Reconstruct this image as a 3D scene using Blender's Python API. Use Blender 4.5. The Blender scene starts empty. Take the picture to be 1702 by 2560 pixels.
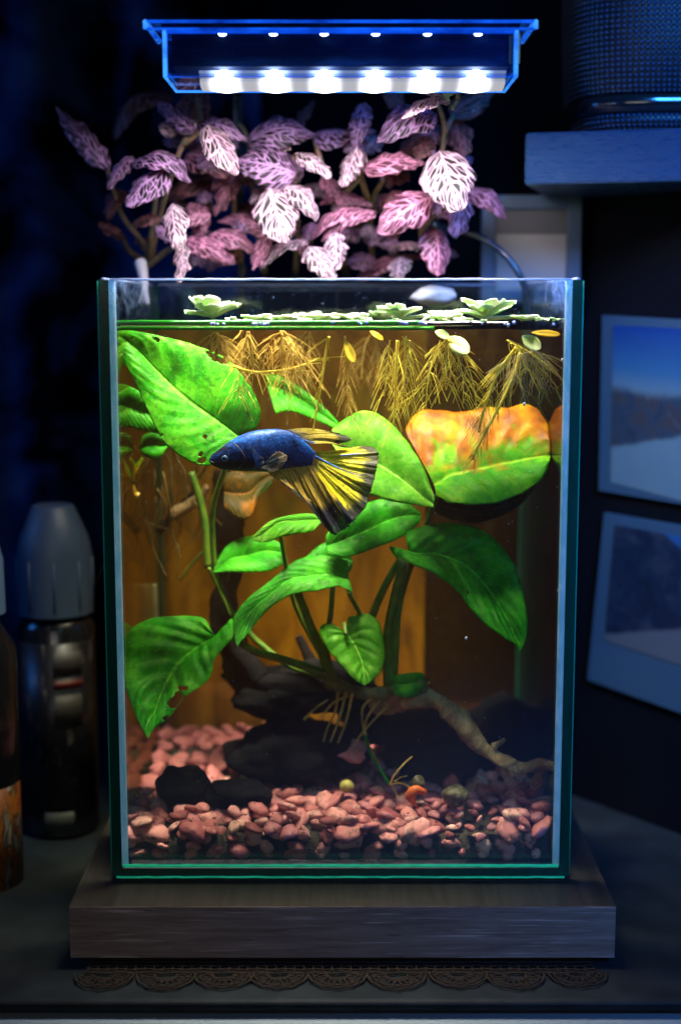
import bpy, bmesh, math, random
from mathutils import Vector, Matrix, noise
random.seed(7)
S = bpy.context.scene
S.unit_settings.scale_length = 0.01          # one unit is one centimetre
R = math.radians

# ------------------------------------------------------------------ camera
CAM = Vector((0.0, -58.95, 24.98)); PITCH = R(8.32); F = 3546.0
cd = bpy.data.cameras.new('camera'); cam = bpy.data.objects.new('camera', cd)
S.collection.objects.link(cam); S.camera = cam
cam.location = CAM; cam.rotation_euler = (R(90) - PITCH, 0, 0)
cd.sensor_fit = 'HORIZONTAL'; cd.sensor_width = 24; cd.lens = 50
cd.clip_start = 1; cd.clip_end = 2000
cd.dof.use_dof = True; cd.dof.focus_distance = 61.2; cd.dof.aperture_fstop = 0.040   # f/4 at centimetre scale

def ray(px, py):
    x = (px - 851) / F; y = (1280 - py) / F
    c, s = math.cos(PITCH), math.sin(PITCH)
    return Vector((x, c + y * s, -s + y * c))
def P(px, py, Y):                             # point of the vertical plane y=Y seen at that place in the photograph
    d = ray(px, py); return CAM + d * ((Y - CAM.y) / d.y)
def PZ(px, py, z):
    d = ray(px, py); return CAM + d * ((z - CAM.z) / d.z)

# ------------------------------------------------------------------ world, lamps
w = bpy.data.worlds.new('World'); S.world = w; w.use_nodes = True
bg = w.node_tree.nodes['Background']; bg.inputs[0].default_value = (0.12, 0.3, 1, 1); bg.inputs[1].default_value = 0.0035
S.view_settings.view_transform = 'Standard'; S.view_settings.look = 'None'
S.view_settings.exposure = 0.28; S.view_settings.gamma = 1
S.render.engine = 'CYCLES'
cy = S.cycles
cy.use_denoising = True
try: cy.denoiser = 'OPENIMAGEDENOISE'
except Exception: pass
cy.max_bounces = 7; cy.diffuse_bounces = 3; cy.glossy_bounces = 3; cy.transmission_bounces = 4
cy.transparent_max_bounces = 40; cy.volume_bounces = 0
cy.sample_clamp_indirect = 4; cy.caustics_reflective = False; cy.caustics_refractive = False

def area(name, loc, target, sx, sy, power, col, spread=180):
    l = bpy.data.lights.new(name, 'AREA'); l.shape = 'RECTANGLE'; l.size = sx; l.size_y = sy
    l.energy = power; l.color = col; l.spread = R(spread)
    o = bpy.data.objects.new(name, l); S.collection.objects.link(o); o.location = loc
    o.rotation_euler = (Vector(target) - Vector(loc)).to_track_quat('-Z', 'Y').to_euler()
    return o
LY = 3.1
LEDZ = P(851, 196, LY).z
area('led_beam', (0, LY, LEDZ - 0.75), (0, LY + 3.5, 0), 15.5, 3.6, 6900, (1.0, 0.93, 0.88), 54)
area('led_wide', (0, LY, LEDZ - 0.80), (0, LY + 1, 0), 15.0, 3.6, 4300, (0.97, 0.86, 1.0), 180)
area('room_blue', (38, -70, 70), (31, 12, 22), 30, 30, 12500, (0.03, 0.27, 1.0), 40)
area('room_grey', (-6, -95, 38), (0, 0, 2), 40, 8, 1450, (1.0, 0.95, 0.90), 100)
area('blue_left', (-70, 0, 40), (-14, 12, 12), 20, 20, 2500, (0.04, 0.26, 1.0), 120)

# ------------------------------------------------------------------ node helper
class X:
    def __init__(s, t, k): s.t = t; s.k = k
    def m(s, op, b=None, c=None):
        n = s.t.nodes.new('ShaderNodeMath'); n.operation = op
        for i, v in enumerate((s, b, c)):
            if v is None: continue
            if isinstance(v, X): s.t.links.new(v.k, n.inputs[i])
            else: n.inputs[i].default_value = v
        return X(s.t, n.outputs[0])
    def __add__(s, b): return s.m('ADD', b)
    def __sub__(s, b): return s.m('SUBTRACT', b)
    def __mul__(s, b): return s.m('MULTIPLY', b)
    __rmul__ = __mul__; __radd__ = __add__
    def __truediv__(s, b): return s.m('DIVIDE', b)
    def abs(s): return s.m('ABSOLUTE')
    def frac(s): return s.m('FRACT')
    def pow(s, b): return s.m('POWER', b)
    def step(s, a, b, x=0.0, y=1.0):          # smooth ramp
        n = s.t.nodes.new('ShaderNodeMapRange'); n.interpolation_type = 'SMOOTHSTEP'
        s.t.links.new(s.k, n.inputs[0]); n.inputs[1].default_value = a; n.inputs[2].default_value = b
        n.inputs[3].default_value = x; n.inputs[4].default_value = y
        return X(s.t, n.outputs[0])
class M:
    def __init__(s, name):
        s.m = bpy.data.materials.new(name); s.m.use_nodes = True; s.t = s.m.node_tree
        s.t.nodes.clear(); s.out = s.t.nodes.new('ShaderNodeOutputMaterial')
    def n(s, ty, **kw):
        n = s.t.nodes.new('ShaderNode' + ty)
        for k, v in kw.items(): setattr(n, k, v)
        return n
    def put(s, n, key, v):
        i = n.inputs[key]
        if isinstance(v, X): s.t.links.new(v.k, i)
        elif isinstance(v, (tuple, list)) and len(v) == 3 and i.type == 'RGBA': i.default_value = (*v, 1)
        else: i.default_value = v
    def coord(s, which='Object', scale=(1, 1, 1)):
        c = s.n('TexCoord'); mp = s.n('Mapping'); mp.inputs['Scale'].default_value = scale
        s.t.links.new(c.outputs[which], mp.inputs[0]); return X(s.t, mp.outputs[0])
    def uv(s):
        c = s.n('TexCoord'); p = s.n('SeparateXYZ'); s.t.links.new(c.outputs['UV'], p.inputs[0])
        return X(s.t, p.outputs[0]), X(s.t, p.outputs[1])
    def noise(s, co, scale, detail=3, rough=0.55, dist=0, col=False):
        n = s.n('TexNoise'); s.t.links.new(co.k, n.inputs['Vector'])
        n.inputs['Scale'].default_value = scale; n.inputs['Detail'].default_value = detail
        n.inputs['Roughness'].default_value = rough; n.inputs['Distortion'].default_value = dist
        return X(s.t, n.outputs['Color' if col else 'Fac'])
    def voro(s, co, scale, feature='DISTANCE_TO_EDGE', rnd=1.0):
        n = s.n('TexVoronoi', feature=feature); s.t.links.new(co.k, n.inputs['Vector'])
        n.inputs['Scale'].default_value = scale; n.inputs['Randomness'].default_value = rnd
        return X(s.t, n.outputs['Distance'])
    def comb(s, x, y, z=0.0):
        n = s.n('CombineXYZ')
        for i, v in enumerate((x, y, z)): s.put(n, i, v)
        return X(s.t, n.outputs[0])
    def rnd(s):
        return X(s.t, s.n('ObjectInfo').outputs['Random'])
    def mix(s, f, a, b):
        n = s.n('Mix', data_type='RGBA'); s.put(n, 0, f); s.put(n, 6, a); s.put(n, 7, b)
        return X(s.t, n.outputs[2])
    def ramp(s, f, stops):
        n = s.n('ValToRGB'); cr = n.color_ramp; s.t.links.new(f.k, n.inputs[0])
        while len(cr.elements) < len(stops): cr.elements.new(0.5)
        for e, (p, c) in zip(cr.elements, stops): e.position = p; e.color = (*c, 1)
        return X(s.t, n.outputs[0])
    def bump(s, h, strength=0.3, dist=0.05):
        n = s.n('Bump'); n.inputs['Strength'].default_value = strength; n.inputs['Distance'].default_value = dist
        s.t.links.new(h.k, n.inputs['Height']); return X(s.t, n.outputs[0])
    def pbr(s, col, rough=0.5, normal=None, metal=0.0, spec=0.5, trans=None, tcol=None, emit=None, es=0, alpha=None, sheen=0, coat=0):
        p = s.n('BsdfPrincipled'); s.put(p, 'Base Color', col); s.put(p, 'Roughness', rough)
        s.put(p, 'Metallic', metal); s.put(p, 'Specular IOR Level', spec)
        if coat: s.put(p, 'Coat Weight', coat); s.put(p, 'Coat Roughness', 0.15)
        if sheen: s.put(p, 'Sheen Weight', sheen)
        if normal: s.put(p, 'Normal', normal)
        if alpha is not None: s.put(p, 'Alpha', alpha)
        if emit is not None: s.put(p, 'Emission Color', emit); s.put(p, 'Emission Strength', es)
        sh = p.outputs[0]
        if trans:
            tr = s.n('BsdfTranslucent'); s.put(tr, 0, tcol if tcol is not None else col)
            if normal: s.put(tr, 'Normal', normal)
            mx = s.n('MixShader'); mx.inputs[0].default_value = trans
            s.t.links.new(sh, mx.inputs[1]); s.t.links.new(tr.outputs[0], mx.inputs[2]); sh = mx.outputs[0]
            if alpha is not None:
                ta = s.n('BsdfTransparent'); m2 = s.n('MixShader'); s.put(m2, 0, alpha)
                s.put(p, 'Alpha', 1.0)
                for l in list(p.inputs['Alpha'].links): s.t.links.remove(l)
                s.t.links.new(ta.outputs[0], m2.inputs[1]); s.t.links.new(sh, m2.inputs[2]); sh = m2.outputs[0]
        s.t.links.new(sh, s.out.inputs['Surface']); return s.m

def plain(name, col, rough=0.5, **kw): return M(name).pbr(col, rough, **kw)

def glassy(name, tint, f0=0.035, rough=0.0, gcol=(1, 1, 1), vol=None, bumpf=None, film=None, grazing=0.9):
    m = M(name)
    tr = m.n('BsdfTransparent'); m.put(tr, 0, tint)
    base = tr.outputs[0]
    if film:                                   # dried lime and a painted blue haze on the pane
        co = m.coord('Object'); f = film[0](m, co)
        d = m.n('BsdfDiffuse'); m.put(d, 0, film[1]); t2 = m.n('BsdfTranslucent'); m.put(t2, 0, film[1])
        a = m.n('AddShader'); m.t.links.new(d.outputs[0], a.inputs[0]); m.t.links.new(t2.outputs[0], a.inputs[1])
        mx = m.n('MixShader'); m.put(mx, 0, f); m.t.links.new(base, mx.inputs[1]); m.t.links.new(a.outputs[0], mx.inputs[2]); base = mx.outputs[0]
    gl = m.n('BsdfGlossy'); m.put(gl, 0, gcol); m.put(gl, 'Roughness', rough)
    lw = m.n('LayerWeight'); lw.inputs[0].default_value = 0.5
    if bumpf:
        nb = bumpf(m); m.put(gl, 'Normal', nb)
    fac = X(m.t, lw.outputs['Facing']).pow(5.0) * grazing + f0
    mx = m.n('MixShader'); m.put(mx, 0, fac)
    m.t.links.new(base, mx.inputs[1]); m.t.links.new(gl.outputs[0], mx.inputs[2])
    m.t.links.new(mx.outputs[0], m.out.inputs['Surface'])
    if vol:
        v = m.n('VolumePrincipled')
        m.put(v, 'Color', vol[0]); m.put(v, 'Density', vol[1]); m.put(v, 'Absorption Color', vol[2]); m.put(v, 'Anisotropy', vol[3])
        m.t.links.new(v.outputs[0], m.out.inputs['Volume'])
    return m.m

# ------------------------------------------------------------------ object helpers
COL = S.collection
def link(o, parent=None):
    COL.objects.link(o)
    if parent: o.parent = parent
    return o
def thing(name, label, cat, loc=(0, 0, 0), group=None):
    o = bpy.data.objects.new(name, None); link(o); o.location = loc; o.empty_display_size = 0.5
    o['label'] = label; o['category'] = cat
    if group: o['group'] = group
    return o
def tag(o, label=None, cat=None, group=None, kind=None):
    if label: o['label'] = label
    if cat: o['category'] = cat
    if group: o['group'] = group
    if kind: o['kind'] = kind
    return o
def mesh_obj(name, verts, faces, mat, parent=None, uvs=None, smooth=True, fmats=None):
    me = bpy.data.meshes.new(name)
    off = Vector((0, 0, 0)); p = parent
    while p: off += p.location; p = p.parent
    me.from_pydata([tuple(Vector(v) - off) for v in verts], [], faces)
    if uvs:
        l = me.uv_layers.new(name='UVMap')
        for lp in me.loops: l.data[lp.index].uv = uvs[lp.vertex_index]
    for mm in (mat if isinstance(mat, (list, tuple)) else [mat]): me.materials.append(mm)
    if fmats:
        for f, k in zip(me.polygons, fmats): f.material_index = k
    if smooth: me.polygons.foreach_set('use_smooth', [True] * len(me.polygons))
    me.update()
    o = bpy.data.objects.new(name, me); link(o, parent); return o
def box(name, x0, x1, y0, y1, z0, z1, mat, parent=None, bevel=0.0, fmats=None, seg=2):
    v = [(x, y, z) for x in (x0, x1) for y in (y0, y1) for z in (z0, z1)]
    f = [(0, 1, 3, 2), (4, 6, 7, 5), (0, 4, 5, 1), (2, 3, 7, 6), (0, 2, 6, 4), (1, 5, 7, 3)]   # -x +x -y +y -z +z
    o = mesh_obj(name, v, f, mat, parent, smooth=False, fmats=fmats)
    if bevel:
        b = o.modifiers.new('bevel', 'BEVEL'); b.width = bevel; b.segments = seg; b.limit_method = 'ANGLE'
    return o
def cat_rom(pts, n):
    out = []; m = len(pts) - 1
    for i in range(n):
        t = i / (n - 1) * m; k = min(int(t), m - 1); t -= k
        p0, p1, p2, p3 = pts[max(k - 1, 0)], pts[k], pts[k + 1], pts[min(k + 2, m)]
        out.append(0.5 * ((2 * p1) + (p2 - p0) * t + (2 * p0 - 5 * p1 + 4 * p2 - p3) * t * t + (3 * p1 - p0 - 3 * p2 + p3) * t ** 3))
    return out
def grid_mesh(rows, closed=False):
    v = [p for r in rows for p in r]; n = len(rows[0]); f = []
    for i in range(len(rows) - 1):
        for j in range(n if closed else n - 1):
            k = (j + 1) % n
            f.append((i * n + j, i * n + k, (i + 1) * n + k, (i + 1) * n + j))
    return v, f
class Tubes:
    def __init__(s): s.v = []; s.f = []; s.uv = []
    def add(s, pts, r0, r1=None, sides=5, lump=0, cap=True, rf=None):
        if r1 is None: r1 = r0
        n = len(pts); base = len(s.v); up = Vector((0.3, 0.2, 0.93)); prev = None
        for i, p in enumerate(pts):
            d = (pts[min(i + 1, n - 1)] - pts[max(i - 1, 0)])
            d = d.normalized() if d.length > 1e-9 else Vector((0, 0, 1))
            a = (prev - d * prev.dot(d)) if prev is not None else d.cross(up)
            if a.length < 1e-6: a = d.orthogonal()
            a.normalize(); prev = a; b = d.cross(a); t = i / (n - 1)
            r = rf(t) if rf else r0 + (r1 - r0) * t
            for k in range(sides):
                an = 2 * math.pi * k / sides; q = a * math.cos(an) + b * math.sin(an); rr = r
                if lump: rr *= 1 + lump * noise.noise((p + q * r) * 0.9) + lump * 0.5 * noise.noise((p + q * r) * 3)
                s.v.append(p + q * rr); s.uv.append((t, k / sides))
        for i in range(n - 1):
            for k in range(sides):
                k2 = (k + 1) % sides
                s.f.append((base + i * sides + k, base + i * sides + k2, base + (i + 1) * sides + k2, base + (i + 1) * sides + k))
        if cap:
            s.f.append(tuple(base + k for k in range(sides - 1, -1, -1))); s.f.append(tuple(base + (n - 1) * sides + k for k in range(sides)))
        return s
    def obj(s, name, mat, parent=None): return mesh_obj(name, s.v, s.f, mat, parent, uvs=s.uv)
def PP(lst, Y=None, n=None):                  # photo polyline -> smooth world polyline; entries (px,py[,Y])
    pts = [P(q[0], q[1], q[2] if len(q) > 2 else Y) for q in lst]
    return cat_rom(pts, n or (len(pts) - 1) * 5 + 1)
def lathe(name, prof, cx, cy_, mat, parent, seg=40, smooth=True):
    rows = [[Vector((cx + r * math.cos(2 * math.pi * k / seg), cy_ + r * math.sin(2 * math.pi * k / seg), z)) for k in range(seg)] for r, z in prof]
    v, f = grid_mesh(rows, True); n = seg
    f = [tuple(reversed(q)) for q in f]
    f.append(tuple(range(n))) if prof[0][1] > prof[-1][1] else f.append(tuple(range(n - 1, -1, -1)))
    L = (len(rows) - 1) * n; f.append(tuple(range(L + n - 1, L - 1, -1)) if prof[0][1] > prof[-1][1] else tuple(range(L, L + n)))
    uv = [(k / seg, i / (len(rows) - 1)) for i in range(len(rows)) for k in range(seg)]
    o = mesh_obj(name, v, f, mat, parent, uvs=uv, smooth=False)
    for p in o.data.polygons: p.use_smooth = smooth and len(p.vertices) < 6
    o.modifiers.new('edges', 'EDGE_SPLIT').split_angle = R(40)
    return o

# ------------------------------------------------------------------ materials
def leaf_mat(name, a, b, c, blotch=0.0, bl=(0.9, 0.45, 0.02), rough=0.32, tr=0.38, veins=11, spots=True):
    m = M(name); u, v = m.uv(); co = m.coord('Object')
    n1 = m.noise(co, 0.55, 4, 0.6, 0.4); n2 = m.noise(co, 5.5, 3)
    col = m.ramp(n1, [(0.30, a), (0.50, b), (0.72, c)])
    w_ = (v - 0.5).abs()
    vein = ((u - w_ * 0.55 + m.noise(co, 0.8, 2) * 0.05) * veins).frac() - 0.5
    line = vein.abs().step(0.0, 0.16, 1, 0)
    broad = vein.abs().step(0.0, 0.5, 0, 1)
    mid = w_.step(0.004, 0.03, 1, 0)
    col = m.mix(line * 0.22, col, c)
    col = m.mix(mid * 0.6, col, tuple(min(1, x * 1.6 + 0.03) for x in c))
    col = m.mix(n2.step(0.48, 0.7) * 0.55, col, a)
    n3 = m.noise(co, 1.5, 5, 0.72, 0.6); col = m.mix(n3.step(.50, .66) * 0.75, col, a); col = m.mix(n3.step(.48, .34) * 0.45, col, c)
    fine = ((u - w_ * 0.55 + n3 * 0.02) * (veins * 6.0)).frac() - 0.5; fl_ = fine.abs().step(0.0, 0.25, 1, 0); col = m.mix(fl_ * 0.16, col, a)
    if blotch:
        bn = m.noise(co, 0.7, 5, 0.62, 0.6)
        f = (bn + v * (-blotch * 0.62) + 0.40).step(0.50, 0.72)
        col = m.mix(f, col, m.ramp(m.noise(co, 0.8, 4, 0.6), [(0.36, (0.06, 0.012, 0.001)), (0.50, tuple(x * .62 for x in bl)), (0.63, (0.34, 0.22, 0.0))]))
    if spots:
        sp = m.voro(co, 1.6, 'F1').step(0.035, 0.075, 1, 0)
        col = m.mix(sp * 0.85, col, (0.02, 0.03, 0.005))
        s2 = m.voro(co, 0.8, 'F1'); col = m.mix(s2.step(0.04, 0.09, 1, 0) * n2.step(.55, .62) * .8, col, (.06, .035, .006))
        dust = m.noise(co, 11, 4, .75).step(0.58, 0.70)
        col = m.mix(dust * (0.2 if blotch else 0.5), col, (0.32, 0.55, 0.05))
    nb = m.bump(broad * 0.5 + n2 * 0.4 + m.noise(co, 14, 2) * 0.25 - mid * 0.8, 0.55, 0.06)
    return m.pbr(col, m.noise(co, 3, 4).step(0.3, 0.7, rough + .02, rough + 0.35), nb, trans=tr, tcol=m.mix(0.5, col, (0.04, 0.75, 0.0)) if name != 'leaf_decayed' else col, spec=0.12)
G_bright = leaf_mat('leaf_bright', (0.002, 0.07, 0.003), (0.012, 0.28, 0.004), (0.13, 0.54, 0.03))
G_mid = leaf_mat('leaf_green', (0.001, 0.06, 0.002), (0.006, 0.24, 0.004), (0.07, 0.46, 0.02))
G_pale = leaf_mat('leaf_pale', (0.02, 0.20, 0.006), (0.085, 0.38, 0.014), (0.26, 0.56, 0.08), veins=9)
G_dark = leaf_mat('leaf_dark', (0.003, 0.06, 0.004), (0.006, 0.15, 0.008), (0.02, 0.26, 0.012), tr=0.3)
G_rot = leaf_mat('leaf_yellowing', (0.004, 0.11, 0.002), (0.03, 0.28, 0.004), (0.18, 0.40, 0.008), blotch=1.15, bl=(0.42, 0.12, 0.0), veins=8)
G_old = leaf_mat('leaf_decayed', (0.012, 0.02, 0.003), (0.03, 0.025, 0.003), (0.20, 0.07, 0.002), tr=0.1, spots=False)
petiole = M('petiole'); petiole = petiole.pbr(petiole.ramp(petiole.noise(petiole.coord(), 1.2), [(0.3, (0.02, 0.09, 0.01)), (0.7, (0.12, 0.22, 0.02))]), 0.4)
def fitt_mat(name, vein, cell, width, dens=5.0, rough=0.5, tr=0.3):
    m = M(name); u, v = m.uv(); w_ = (v - 0.5).abs()
    r = m.rnd() * 37.0
    q = m.comb(u * dens * 1.25 - w_ * dens * 1.1 + r, v * dens * .82 + r)
    wob = m.noise(q, 1.5, 2, col=True)
    net = m.voro(q, 1.35)
    net = net.step(width * 0.6, width, 1, 0)
    rib = ((u - w_ * 0.7) * 7.0).frac() - 0.5
    rib = rib.abs().step(0.04, 0.10, 1, 0)
    mid = w_.step(0.015, 0.045, 1, 0)
    f = net.m('MAXIMUM', mid).m('MAXIMUM', rib * 0.8)
    edge = (v - 0.5).abs().step(0.40, 0.5) * 0.25
    c2 = m.mix(m.noise(m.coord('Object'), 0.9, 2), vein, tuple(x * y for x, y in zip(vein, (0.95, 0.55, 0.75))))
    col = m.mix(f, m.mix(m.noise(q, 4, 2), cell, tuple(x * 0.5 for x in cell)), c2)
    nb = m.bump(f * -1.0 + m.noise(q, 3, 2) * 0.3, 0.8, 0.05)
    return m.pbr(col, rough, nb, trans=tr, tcol=m.mix(0.5, col, (0.9, 0.25, 0.4)))
F_net = fitt_mat('nerve_leaf_netted', (0.70, 0.50, 0.78), (0.012, 0.016, 0.012), 0.10, 4.6)
F_thick = fitt_mat('nerve_leaf_pale', (0.92, 0.78, 0.80), (0.03, 0.045, 0.02), 0.115, 4.4)
F_pink = fitt_mat('nerve_leaf_pink', (0.90, 0.50, 0.62), (0.12, 0.03, 0.05), 0.09, 4.0)
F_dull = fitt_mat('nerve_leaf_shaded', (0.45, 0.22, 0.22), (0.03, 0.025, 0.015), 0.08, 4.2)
stemM = M('nerve_stem'); stemM = stemM.pbr(stemM.ramp(stemM.noise(stemM.coord(), 1.5), [(0.3, (0.10, 0.12, 0.04)), (0.7, (0.38, 0.22, 0.16))]), 0.6)
rootY = M('root_yellow'); rootY = rootY.pbr(rootY.ramp(rootY.noise(rootY.coord(), 2.2, 3), [(0.3, (0.70, 0.52, 0.02)), (0.6, (0.95, 0.88, 0.15))]), 0.5, trans=0.35)
rootB = M('root_brown'); rootB = rootB.pbr(rootB.ramp(rootB.noise(rootB.coord(), 1.4, 3), [(0.3, (0.45, 0.27, 0.03)), (0.65, (0.85, 0.66, 0.18))]), 0.6, trans=0.35)
rootD = plain('root_dark', (0.09, 0.065, 0.012), 0.7, trans=0.3)
rootW = plain('root_pale', (0.45, 0.42, 0.25), 0.6, trans=0.4)
m = M('floating_leaf'); u, v = m.uv(); co = m.coord('Object')
floatM = m.pbr(m.ramp(m.noise(co, 1.3, 3), [(0.3, (0.45, 0.74, 0.22)), (0.62, (0.86, 0.95, 0.64))]), 0.55, m.bump(m.noise(co, 9, 3) + ((v * 9.0).frac() - 0.5).abs(), 0.5, 0.05), trans=0.35)
floatY = plain('floating_leaf_yellow', (0.70, 0.52, 0.03), 0.4, trans=0.45)

def wood_mat(name, a, b, sc, rough=0.55, streak=None):
    m = M(name); co = m.coord('Object', sc); co2 = m.coord('Object')
    n = m.noise(co, 1.0, 6, 0.65, 0.6); col = m.ramp(n, [(0.32, a), (0.66, b)])
    if streak:
        s_ = m.noise(m.coord('Object', (sc[0] * 1.3, sc[1] * 4, sc[2] * 4)), 1.0, 2, 0.5).step(0.60, 0.68)
        col = m.mix(s_ * 0.65, col, streak)
        d_ = m.noise(m.coord('Object', (sc[0] * 2.3, sc[1] * 3, sc[2] * 3)), 1.3, 3, 0.6).step(0.60, 0.72)
        col = m.mix(d_ * 0.7, col, tuple(x * 0.3 for x in a))
    return m.pbr(col, rough, m.bump(n + m.noise(co2, 12, 3) * 0.2, 0.35, 0.05))
boardM = wood_mat('grey_oak_laminate', (0.20, 0.15, 0.125), (0.40, 0.31, 0.265), (0.22, 2.2, 3.2), 0.6, (0.80, 0.68, 0.62))
boardTop = wood_mat('grey_oak_laminate_top', (0.02, 0.018, 0.017), (0.06, 0.052, 0.048), (2.6, 0.12, 1), 0.5, None)
m = M('driftwood'); co = m.coord('Object')
driftM = m.pbr(m.ramp(m.noise(co, 0.9, 6, 0.7, 0.5), [(0.3, (0.035, 0.02, 0.012)), (0.5, (0.24, 0.16, 0.075)), (0.7, (0.55, 0.42, 0.22))]), 0.85, m.bump(m.noise(co, 3.5, 6, 0.7), 0.9, 0.15))
m = M('dark_wood'); co = m.coord('Object')
dwM = m.pbr(m.ramp(m.noise(co, 0.8, 5, 0.7), [(0.3, (0.002, 0.003, 0.005)), (0.7, (0.008, 0.008, 0.010))]), 0.8, m.bump(m.noise(co, 2.5, 6, 0.7), 0.9, 0.15), spec=.04)
m = M('pink_pebble'); co = m.coord('Object'); rr = m.rnd()
pc = m.ramp(rr, [(0.0, (0.26, 0.06, 0.08)), (0.3, (0.56, 0.19, 0.22)), (0.55, (0.80, 0.36, 0.38)), (0.75, (0.44, 0.15, 0.22)), (1.0, (0.86, 0.50, 0.46))])
pc = m.mix(m.noise(co, 1.6, 4, 0.65).step(0.45, 0.75) * 0.6, pc, (0.26, 0.10, 0.09))
pc = m.mix(m.noise(co, 1.4, 6, .8).step(0.55, 0.64) * 0.8, pc, (0.04, 0.02, 0.012))
pebM = m.pbr(pc, 0.55, m.bump(m.noise(co, 4, 5, 0.65), 0.5, 0.08), spec=0.35)
m = M('silt'); co = m.coord('Object')
siltM = m.pbr(m.ramp(m.noise(co, 3, 4), [(0.3, (0.008, 0.010, 0.008)), (0.7, (0.05, 0.045, 0.03))]), 0.9, m.bump(m.noise(co, 6, 4), 1, 0.1))

# ------------------------------------------------------------------ setting: table, walls, cloth
TZ = -2.62
m = M('table_paint'); co = m.coord('Object')
tableM = m.pbr(m.mix(m.noise(co, 0.5, 4).step(0.35, 0.7), (0.018, 0.024, 0.030), (0.030, 0.038, 0.046)), 0.45, m.bump(m.noise(co, 6, 3), 0.15, 0.02), spec=.12)
yt = PZ(851, 2505, TZ).y
table = thing('table', 'pale painted table with a rounded front edge under everything', 'table', (0, yt, TZ))
box('tabletop', -60, 60, yt, 60, TZ - .5, TZ, tableM, table, 0.22, seg=4)
box('apron', -60, 60, yt + 0.7, yt + 1.2, TZ - 2.6, TZ - .52, plain('table_shadow_gap', (0.03, 0.03, 0.035), 0.6), table)
box('drawer_front', -60, 60, yt - 0.5, yt + 0.69, TZ - 16, TZ - .72, plain('drawer_paint', (0.30, 0.40, 0.46), 0.4), table, 0.3, seg=4)

m = M('wall_paint'); co = m.coord('Object')
wallM = m.pbr(m.mix(m.noise(co, 0.15, 4), (0.004, 0.005, 0.007), (0.009, 0.010, 0.014)), 0.8, m.bump(m.noise(co, 3, 4), 0.2, 0.05), spec=.04)
tag(box('wall', -120, 120, 52, 54, -40, 120, wallM), 'dark wall behind the tank', kind='structure')
# angled side wall on the right
a0 = PZ(1420, 1985, TZ); a1 = PZ(1702, 2088, TZ)
dW = Vector((a1.x - a0.x, a1.y - a0.y, 0)).normalized(); nW = Vector((dW.y, -dW.x, 0))
if nW.y > 0: nW = -nW
WP = Vector((a0.x, a0.y, 0))
def wallpt(px, py, off=0.0):                   # where the sight line meets the angled wall
    d = ray(px, py); o = WP + nW * off; t = (o - CAM).dot(nW) / d.dot(nW); return CAM + d * t
wa = WP - dW * 40; wb = WP + dW * 60
tk = -nW * 2
vv = [Vector((q.x, q.y, z)) for q in (wa, wb, wb + tk, wa + tk) for z in (-30, 90)]
tag(mesh_obj('side_wall', vv, [(0, 2, 3, 1), (2, 4, 5, 3), (4, 6, 7, 5), (6, 0, 1, 7), (1, 3, 5, 7), (0, 6, 4, 2)], wallM, smooth=False), 'black angled side wall', kind='structure')

def print_mat(name, f):
    m = M(name); u, v = m.uv(); co = m.coord('UV'); return m.pbr(m.mix(.62, f(m, u, v, co), (.001, .008, .012)), 0.4, spec=0.3)
def coast(m, u, v, co):
    dim = lambda c: tuple(x * .5 for x in c)
    n = m.noise(co, 5, 5, 0.7, 0.6)
    town = m.ramp(n, [(0.30, (0.02, 0.04, 0.08)), (0.47, (0.10, 0.16, 0.24)), (0.58, (0.16, 0.13, 0.13)), (0.70, (0.20, 0.32, 0.45))])
    sky = m.ramp(v, [(0.62, (0.35, 0.62, 0.75)), (0.74, (0.10, 0.40, 0.75)), (1.0, (0.02, 0.14, 0.65))])
    c = m.mix((v + n * 0.06).step(0.60, 0.68), town, sky)
    return m.mix((u * 0.25 + (v - 0.28) * -1.0 + n * 0.05).step(0.06, 0.10), c, m.mix(m.noise(co, 2, 2), (0.30, 0.55, 0.68), (0.5, 0.75, 0.8)))
def road(m, u, v, co):
    n = m.noise(co, 3, 5, 0.7, 0.6)
    c = m.ramp(n, [(0.3, (0.01, 0.02, 0.05)), (0.5, (0.03, 0.06, 0.14)), (0.7, (0.16, 0.17, 0.22))])
    c = m.mix((u * 0.55 + v + n * 0.06).step(1.28, 1.33), c, (0.05, 0.28, 0.8))
    return m.mix((v * -1.0 + u * 0.35 + n * 0.06).step(-0.05, 0.0), c, (0.30, 0.34, 0.38))
def plainpic(m, u, v, co):
    return m.mix(v.step(0.60, 0.63), m.mix(m.noise(co, 3, 3), (0.30, 0.34, 0.42), (0.5, 0.46, 0.42)), (0.01, 0.012, 0.02))
paperM = plain('print_border', (0.05, 0.11, 0.17), 0.5, spec=.2)
def wall_quad(name, pts, off, th, mat, parent):
    q = [wallpt(x, y, off) for x, y in pts]; b = [p - nW * th for p in q]
    v = q + b; f = [(0, 1, 2, 3), (7, 6, 5, 4), (0, 4, 5, 1), (1, 5, 6, 2), (2, 6, 7, 3), (3, 7, 4, 0)]
    uv = [(0, 1), (1, 1), (1, 0), (0, 0)] * 2
    return mesh_obj(name, v, f, mat, parent, uvs=uv, smooth=False)
ph = thing('photo_print', 'upper pinned photo print of a blue sky over a coast with pale border', 'photo print', wallpt(1505, 787, 0.1))
wall_quad('paper', [(1505, 787), (1800, 803), (1790, 1275), (1496, 1226)], 0.30, 0.2, paperM, ph)
wall_quad('picture', [(1532, 812), (1800, 826), (1790, 1275), (1526, 1205)], 0.34, 0.03, print_mat('print_coast', coast), ph)
ph = thing('photo_print', 'lower pinned photo print, dark, with a bright blue corner', 'photo print', wallpt(1508, 1285, 0.1))
wall_quad('paper', [(1510, 1282), (1800, 1330), (1775, 1810), (1468, 1700)], 0.30, 0.2, paperM, ph)
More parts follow.
